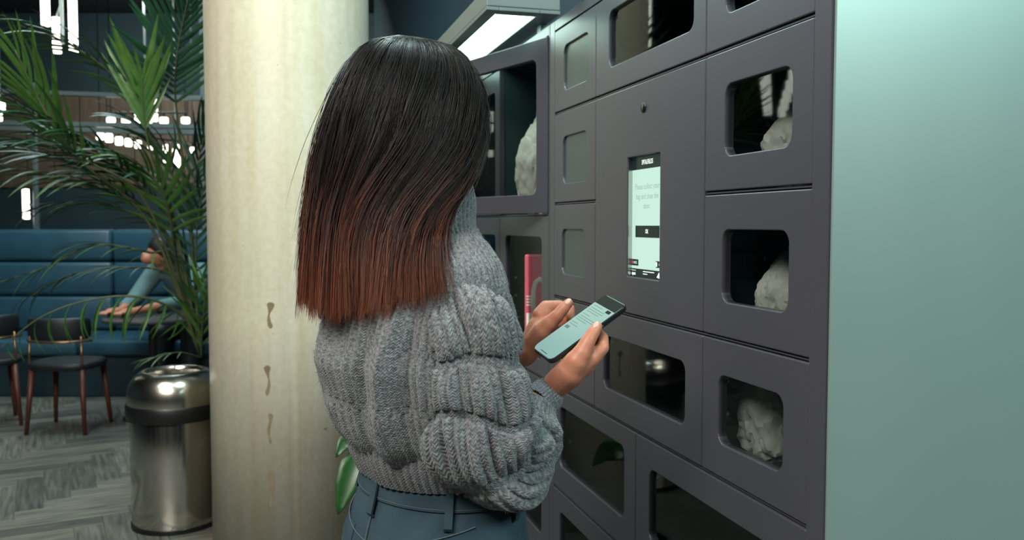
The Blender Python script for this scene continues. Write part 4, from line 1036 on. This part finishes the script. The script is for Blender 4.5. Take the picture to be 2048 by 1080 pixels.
LSp = [Vector(p) for p in ((-.085, -.045, 1.338), (-.135, -.05, 1.322), (-.170, -.045, 1.25), (-.185, -.03, 1.17), (-.185, .0, 1.10), (-.15, .06, 1.09))]
LC = LWr.lerp(LE, .32); LSp.append(LC)
ring_tube('sleeve', LSp, (.040, .058, .062, .066, .070, .072, .066, .056, .036), 42, .003, 210, 280, M['knit'], sweater, puff(8))
ring_tube('cuff', [RW.lerp(RE, .26), RW.lerp(RE, .14), RW.lerp(RE, .02)], (.0268, .0258, .0250), 34, .0022, 240, 60, M['knit_rib'], sweater)
ring_tube('cuff', [LWr.lerp(LE, .38), LWr.lerp(LE, .28), LWr.lerp(LE, .16)], (.031, .031, .030), 34, .0022, 140, 30, M['knit_rib'], sweater)
def hem():
    nu, nv = 720, 50; z = np.linspace(1.022, 1.082, nv); th = np.linspace(-np.pi, np.pi, nu, endpoint=False); T, Z = np.meshgrid(th, z)
    f = (Z - 1.022) / .06; a = .151 + .008 * f + .004 * np.sin(np.pi * f); b = .115 + .008 * f + .004 * np.sin(np.pi * f); d = .0028 * rib(T / (2 * np.pi) * 72, .7) + .003 * vnoise(T * 3, Z * 20, 5)
    Z = Z + .004 * np.sin(T * 2 + 1)
    P = np.stack([(a + d) * np.cos(T), -.004 - .012 * f + (b + d) * np.sin(T), Z], -1); return grid_obj('hem', P, np.stack([(T + np.pi) * .14, Z], -1), M['knit_rib'], sweater)
hem()
ring_tube('collar', [(0, -.016, 1.372), (-.004, -.012, 1.40), (-.010, -.006, 1.430), (-.014, -.002, 1.452), (-.014, -.002, 1.462)], (.072, .066, .063, .064, .062, .056), 44, .0028, 300, 70, M['knit_rib'], sweater)
# stray wool fibres
def fuzz(P, N, count, name, parent, seed):
    r = np.random.default_rng(seed); nv, nu = P.shape[:2]; i = r.integers(4, nv - 4, count); j = r.integers(0, nu, count); p = P[i, j]; n = N[i, j]
    d = n + r.normal(0, .75, (count, 3)); d /= np.linalg.norm(d, axis=1, keepdims=True); s = np.cross(d, r.normal(0, 1, (count, 3))); s /= np.linalg.norm(s, axis=1, keepdims=True)
    L = r.uniform(.0025, .0065, (count, 1)); bend = r.normal(0, .25, (count, 3)) * L; w = .00016
    V = np.stack([p - s * w, p + s * w, p + d * L * .55 + s * w * .8, p + d * L * .55 - s * w * .8, p + d * L + bend], 1).reshape(-1, 3); b = np.arange(count) * 5
    F = [tuple(x) for x in np.stack([b, b + 1, b + 2, b + 3], 1)] + [tuple(x) for x in np.stack([b + 3, b + 2, b + 4], 1)]
    me = bpy.data.meshes.new(name); me.from_pydata(V.tolist(), [], F); o = fin(name, me, M['knit_rib'], parent); o['kind'] = 'stuff'
fuzz(SP, SD, 14000, 'wool_fuzz', sweater, 1); fuzz(TP, TN, 12000, 'wool_fuzz', sweater, 2)

# ---- jeans
jn = MB(); L = []
for z, a, b, cy in ((1.055, .142, .106, 0), (1.0, .148, .114, -.002), (.96, .160, .122, -.008), (.91, .172, .130, -.014), (.86, .176, .132, -.016), (.82, .172, .124, -.012)):
    L.append([(a * math.cos(t), cy + b * math.sin(t), z) for t in [2 * math.pi * k / 48 for k in range(48)]])
jn.loops(L, True, True)
for sx in (-1, 1): chain(jn, [((sx * .088, -.008, .86), .092), ((sx * .092, .01, .70), .082), ((sx * .096, .02, .50), .060), ((sx * .096, .0, .33), .056), ((sx * .096, -.01, .12), .045)])
jeans = fin('jeans', skin_mesh(jn, .006, 4), M['denim'], woman)
def on_hip(t, z, off=0):
    zz = np.array([.82, .86, .91, .96, 1.0, 1.055]); a = np.interp(z, zz, [.172, .176, .172, .160, .148, .142]) + off; b = np.interp(z, zz, [.124, .132, .130, .122, .114, .106]) + off; cy = np.interp(z, zz, [-.012, -.016, -.014, -.008, -.002, 0])
    return Vector((a * math.cos(t), cy + b * math.sin(t), z))
def hip_patch(name, t0, t1, z0, z1, off, m, n=24, parent=jeans, k=4, slant=0):
    L = [[on_hip(t0 + (t1 - t0) * i / n, z0 + (z1 - z0) * j / k + slant * (i / n - .5), off if 0 < j < k and 0 < i < n else off * .2) for i in range(n + 1)] for j in range(k + 1)]
    o = MB().loops(L, closed=False).build(name, m, parent, True)
    return o
wbnd = [[on_hip(2 * math.pi * i / 96, z, o) for i in range(96)] for z, o in ((.994, -.002), (.994, .0032), (.998, .0042), (1.034, .0042), (1.038, .003), (1.038, -.004))]
MB().loops(wbnd).build('waistband', M['denim'], jeans, angle=50)
for zz in (.9975, 1.034): MB().tube([on_hip(2 * math.pi * i / 96, zz, .0044) for i in range(97)], .0005, 5).build('stitching', M['stitch'], jeans)
for t in (-88, -35, 15, 90, 165, 215):
    t = R(t); bw = .0055; pts = [(1.042, .006), (1.036, .010), (1.015, .0095), (.996, .010), (.975, .0085), (.970, .0035)]
    LL = [[on_hip(t - bw / .13, z, o - .0035), on_hip(t - bw / .13, z, o), on_hip(t + bw / .13, z, o), on_hip(t + bw / .13, z, o - .0035)] for z, o in pts]
    MB().loops(LL, True, True).build('belt_loop', M['denim'], jeans)
MB().tube([on_hip(R(-88) + R(70) * i / 20, .935 + .040 * (i / 20) ** 1.2, .0022) for i in range(21)], .0008, 5).build('stitching', M['stitch'], jeans)
MB().tube([on_hip(R(-88) - R(75) * i / 20, .935 + .040 * (i / 20) ** 1.2, .0022) for i in range(21)], .0008, 5).build('stitching', M['stitch'], jeans)
MB().tube([on_hip(R(-88), .994 - .16 * i / 20, .0024) for i in range(21)], .0011, 5).build('centre_seam', M['stitch'], jeans)
hip_patch('back_pocket', R(-72), R(-24), .83, .952, .004, M['denim'], slant=.012); hip_patch('back_pocket', R(-104), R(-152), .83, .952, .004, M['denim'], slant=.012)
MB().tube([on_hip(R(-72) + R(48) * i / 12, .950 + .012 * (i / 12 - .5), .0048) for i in range(13)], .0008, 5).build('stitching', M['stitch'], jeans)
for sx in (-1, 1):
    sh = MB(); chain(sh, [((sx * .095, -.035, .048), .046), ((sx * .103, .06, .042), .043), ((sx * .112, .15, .034), .034)])
    for i in range(len(sh.v)):
        v = sh.v[i]; sh.v[i] = (v[0], v[1], max(v[2], .002))
    fin('shoe', skin_mesh(sh, .007, 3), M['shoe'], woman)

# ---- hair
HZ = [(1.235, -.030, -.052, .152, .06, .158), (1.28, -.030, -.050, .150, .07, .157), (1.33, -.038, -.040, .142, .08, .160), (1.40, -.048, -.026, .130, .09, .163), (1.46, -.052, -.020, .118, .098, .158), (1.52, -.051, -.016, .110, .106, .150),
      (1.565, -.050, -.012, .104, .112, .142), (1.605, -.050, -.011, .097, .106, .130), (1.64, -.050, -.012, .082, .092, .110), (1.665, -.050, -.014, .064, .072, .084), (1.680, -.050, -.016, .043, .048, .056), (1.690, -.050, -.018, .006, .006, .006)]
BETA = [(1.235, 80, 96), (1.30, 80, 98), (1.38, 80, 105), (1.42, 86, 110), (1.46, 108, 118), (1.52, 138, 128), (1.575, 148, 138), (1.61, 160, 155), (1.65, 172, 172), (1.690, 176, 176)]
def hull(q, z, k):
    cx, cy, a, bf, bb = interp(HZ, z); br, bl2 = interp(BETA, z)
    th = np.radians(-90 + np.where(q > 0, q * br, q * bl2)); s = np.sin(th)
    return np.stack([cx + k * a * np.cos(th), cy + k * np.where(s > 0, bf, bb) * s, z], -1)
def zbot(q): return np.interp(q, [-1, -.6, -.2, .2, .6, 1], [1.345, 1.318, 1.288, 1.272, 1.284, 1.312])
def over_body(P, mg=.018):
    """lift hair that would run inside the sweater out onto its surface"""
    z = P[..., 2]; cx, cy, a, b = interp(TZ, np.clip(z, 1.03, 1.395)); a = a + mg; b = b + mg
    dx, dy = P[..., 0] - cx, P[..., 1] - cy; r = ((np.abs(dx) / a) ** 2.2 + (np.abs(dy) / b) ** 2.2) ** (1 / 2.2)
    k = np.where((r < 1) & (z < 1.395), 1 / np.maximum(r, .3), 1.0); Q = P.copy(); Q[..., 0] = cx + dx * k; Q[..., 1] = cy + dy * k; return Q
def hair_mesh():
    V = []; F = []; UVv = []; base = 0; nseg = 20; r = np.random.default_rng(21)
    tau = np.linspace(0, 1, nseg)
    nl = 740
    for li in range(nl):
        q0 = r.uniform(-1, 1); k0 = 1.02 - .17 * r.random() ** 1.6; ph = r.uniform(0, 6.28); ph2 = r.uniform(0, 6.28); amp = r.uniform(.001, .0045); stray = li > nl - 120; loose = nl - 220 < li <= nl - 120
        z1 = zbot(np.array([q0]))[0] + r.normal(0, .007) + .035 * (1 - k0); lockw = r.uniform(.006, .016)
        if stray: amp *= 3.0; k0 = r.uniform(1.0, 1.035); z1 += r.uniform(0, .16)
        if loose: amp = r.uniform(.006, .011); k0 = r.uniform(1.01, 1.05); z1 += r.uniform(-.005, .14)
        wave = r.uniform(5, 9); drift = r.normal(0, .09 if loose else .035)
        ns = 5 if stray else (7 if loose else r.integers(12, 22))
        for si in range(ns):
            rad = r.uniform(.00042, .00080) if not stray else r.uniform(.00022, .00045)
            dq = r.normal(0, .018) ; dk = r.normal(0, .012)
            zt = 1.6905 - .0025 * r.random(); z = zt - (zt - z1 - r.normal(0, .006)) * tau ** 1.55
            q = np.clip(q0 + dq * (1 - .5 * tau) + drift * tau, -1, 1)
            P = hull(q, z, k0 + dk)
            yr = .060 * (abs(q0) - .35); P[:, 1] += yr * np.clip(1 - tau * 2.6, 0, 1) ** 1.5
            wv = amp * np.sin(tau * wave + ph) * tau; P[:, 0] += wv; P[:, 1] += amp * np.cos(tau * wave * .8 + ph2) * tau
            P += r.normal(0, .0006, 3) * tau[:, None]
            if stray: P += (r.normal(0, .010, 3) * tau[:, None] ** 2)
            P = over_body(P, .011 + .026 * r.random() * (.6 + .4 * np.sin(tau * 7 + ph))) if not stray else P
            if not stray:
                for _ in range(2): P[1:-1] = (P[:-2] + P[1:-1] * 2 + P[2:]) / 4
            t = np.gradient(P, axis=0); t /= np.linalg.norm(t, axis=1, keepdims=True) + 1e-9
            ref = np.array([.4, .9, .1]); n1 = np.cross(t, ref); n1 /= np.linalg.norm(n1, axis=1, keepdims=True) + 1e-9; n2 = np.cross(t, n1)
            rr = rad * np.clip((1 - tau) * 6, .15, 1)
            ring = np.stack([P + (n1 * math.cos(a) + n2 * math.sin(a)) * rr[:, None] for a in (0, 2.094, 4.189)], 1)
            V.append(ring.reshape(-1, 3)); sid = li * 40 + si + r.random()
            along = np.clip((1.69 - z) / .43 + (.08 if loose else 0), 0, 1)
            UVv.append(np.stack([np.full(nseg * 3, li * 1.0 + (si % 4) * .13), np.repeat(along, 3)], -1))
            i = np.arange(nseg - 1)[:, None] * 3; j = np.arange(3)[None]; j2 = (j + 1) % 3
            F.append((np.stack([i + j, i + j2, i + 3 + j2, i + 3 + j], -1) + base).reshape(-1, 4)); base += nseg * 3
    # inner mass so that no scalp or wall shows between the strands
    nq, nz = 60, 34; qq = np.linspace(-1, 1, nq); Q, Z = np.meshgrid(qq, np.linspace(0, 1, nz)); zb = zbot(Q) + .018; ZZ = 1.687 - (1.687 - zb) * Z ** 1.3
    P = hull(Q, ZZ, .88 - .05 * Z ** 4) + np.stack([0 * Q, 0 * Q, .0 * Q], -1)
    P[..., 0] += .003 * np.sin(Q * 60) * Z
    P = over_body(P, .009)
    V.append(P.reshape(-1, 3)); UVv.append(np.stack([np.floor(Q * 400).reshape(-1) * 1.0, np.clip((1.69 - ZZ) / .43, 0, 1).reshape(-1) * .8], -1))
    idx = np.arange(nq * nz).reshape(nz, nq) + base; F.append(np.stack([idx[:-1, :-1], idx[:-1, 1:], idx[1:, 1:], idx[1:, :-1]], -1).reshape(-1, 4))
    V = np.concatenate(V); F = np.concatenate(F); UVv = np.concatenate(UVv); n = len(F)
    me = bpy.data.meshes.new('hair'); me.vertices.add(len(V)); me.vertices.foreach_set('co', V.reshape(-1).astype(np.float32))
    me.loops.add(n * 4); me.loops.foreach_set('vertex_index', F.reshape(-1).astype(np.int32)); me.polygons.add(n)
    me.polygons.foreach_set('loop_start', np.arange(0, n * 4, 4, dtype=np.int32)); me.polygons.foreach_set('loop_total', np.full(n, 4, np.int32)); me.update(calc_edges=True)
    ul = me.uv_layers.new(name='UVMap'); ul.data.foreach_set('uv', UVv[F.reshape(-1)].reshape(-1).astype(np.float32)); me.validate()
    return me
hair = fin('hair', hair_mesh(), M['hair'], woman, True); hair['label'] = 'long straight hair, black fading to auburn tips'
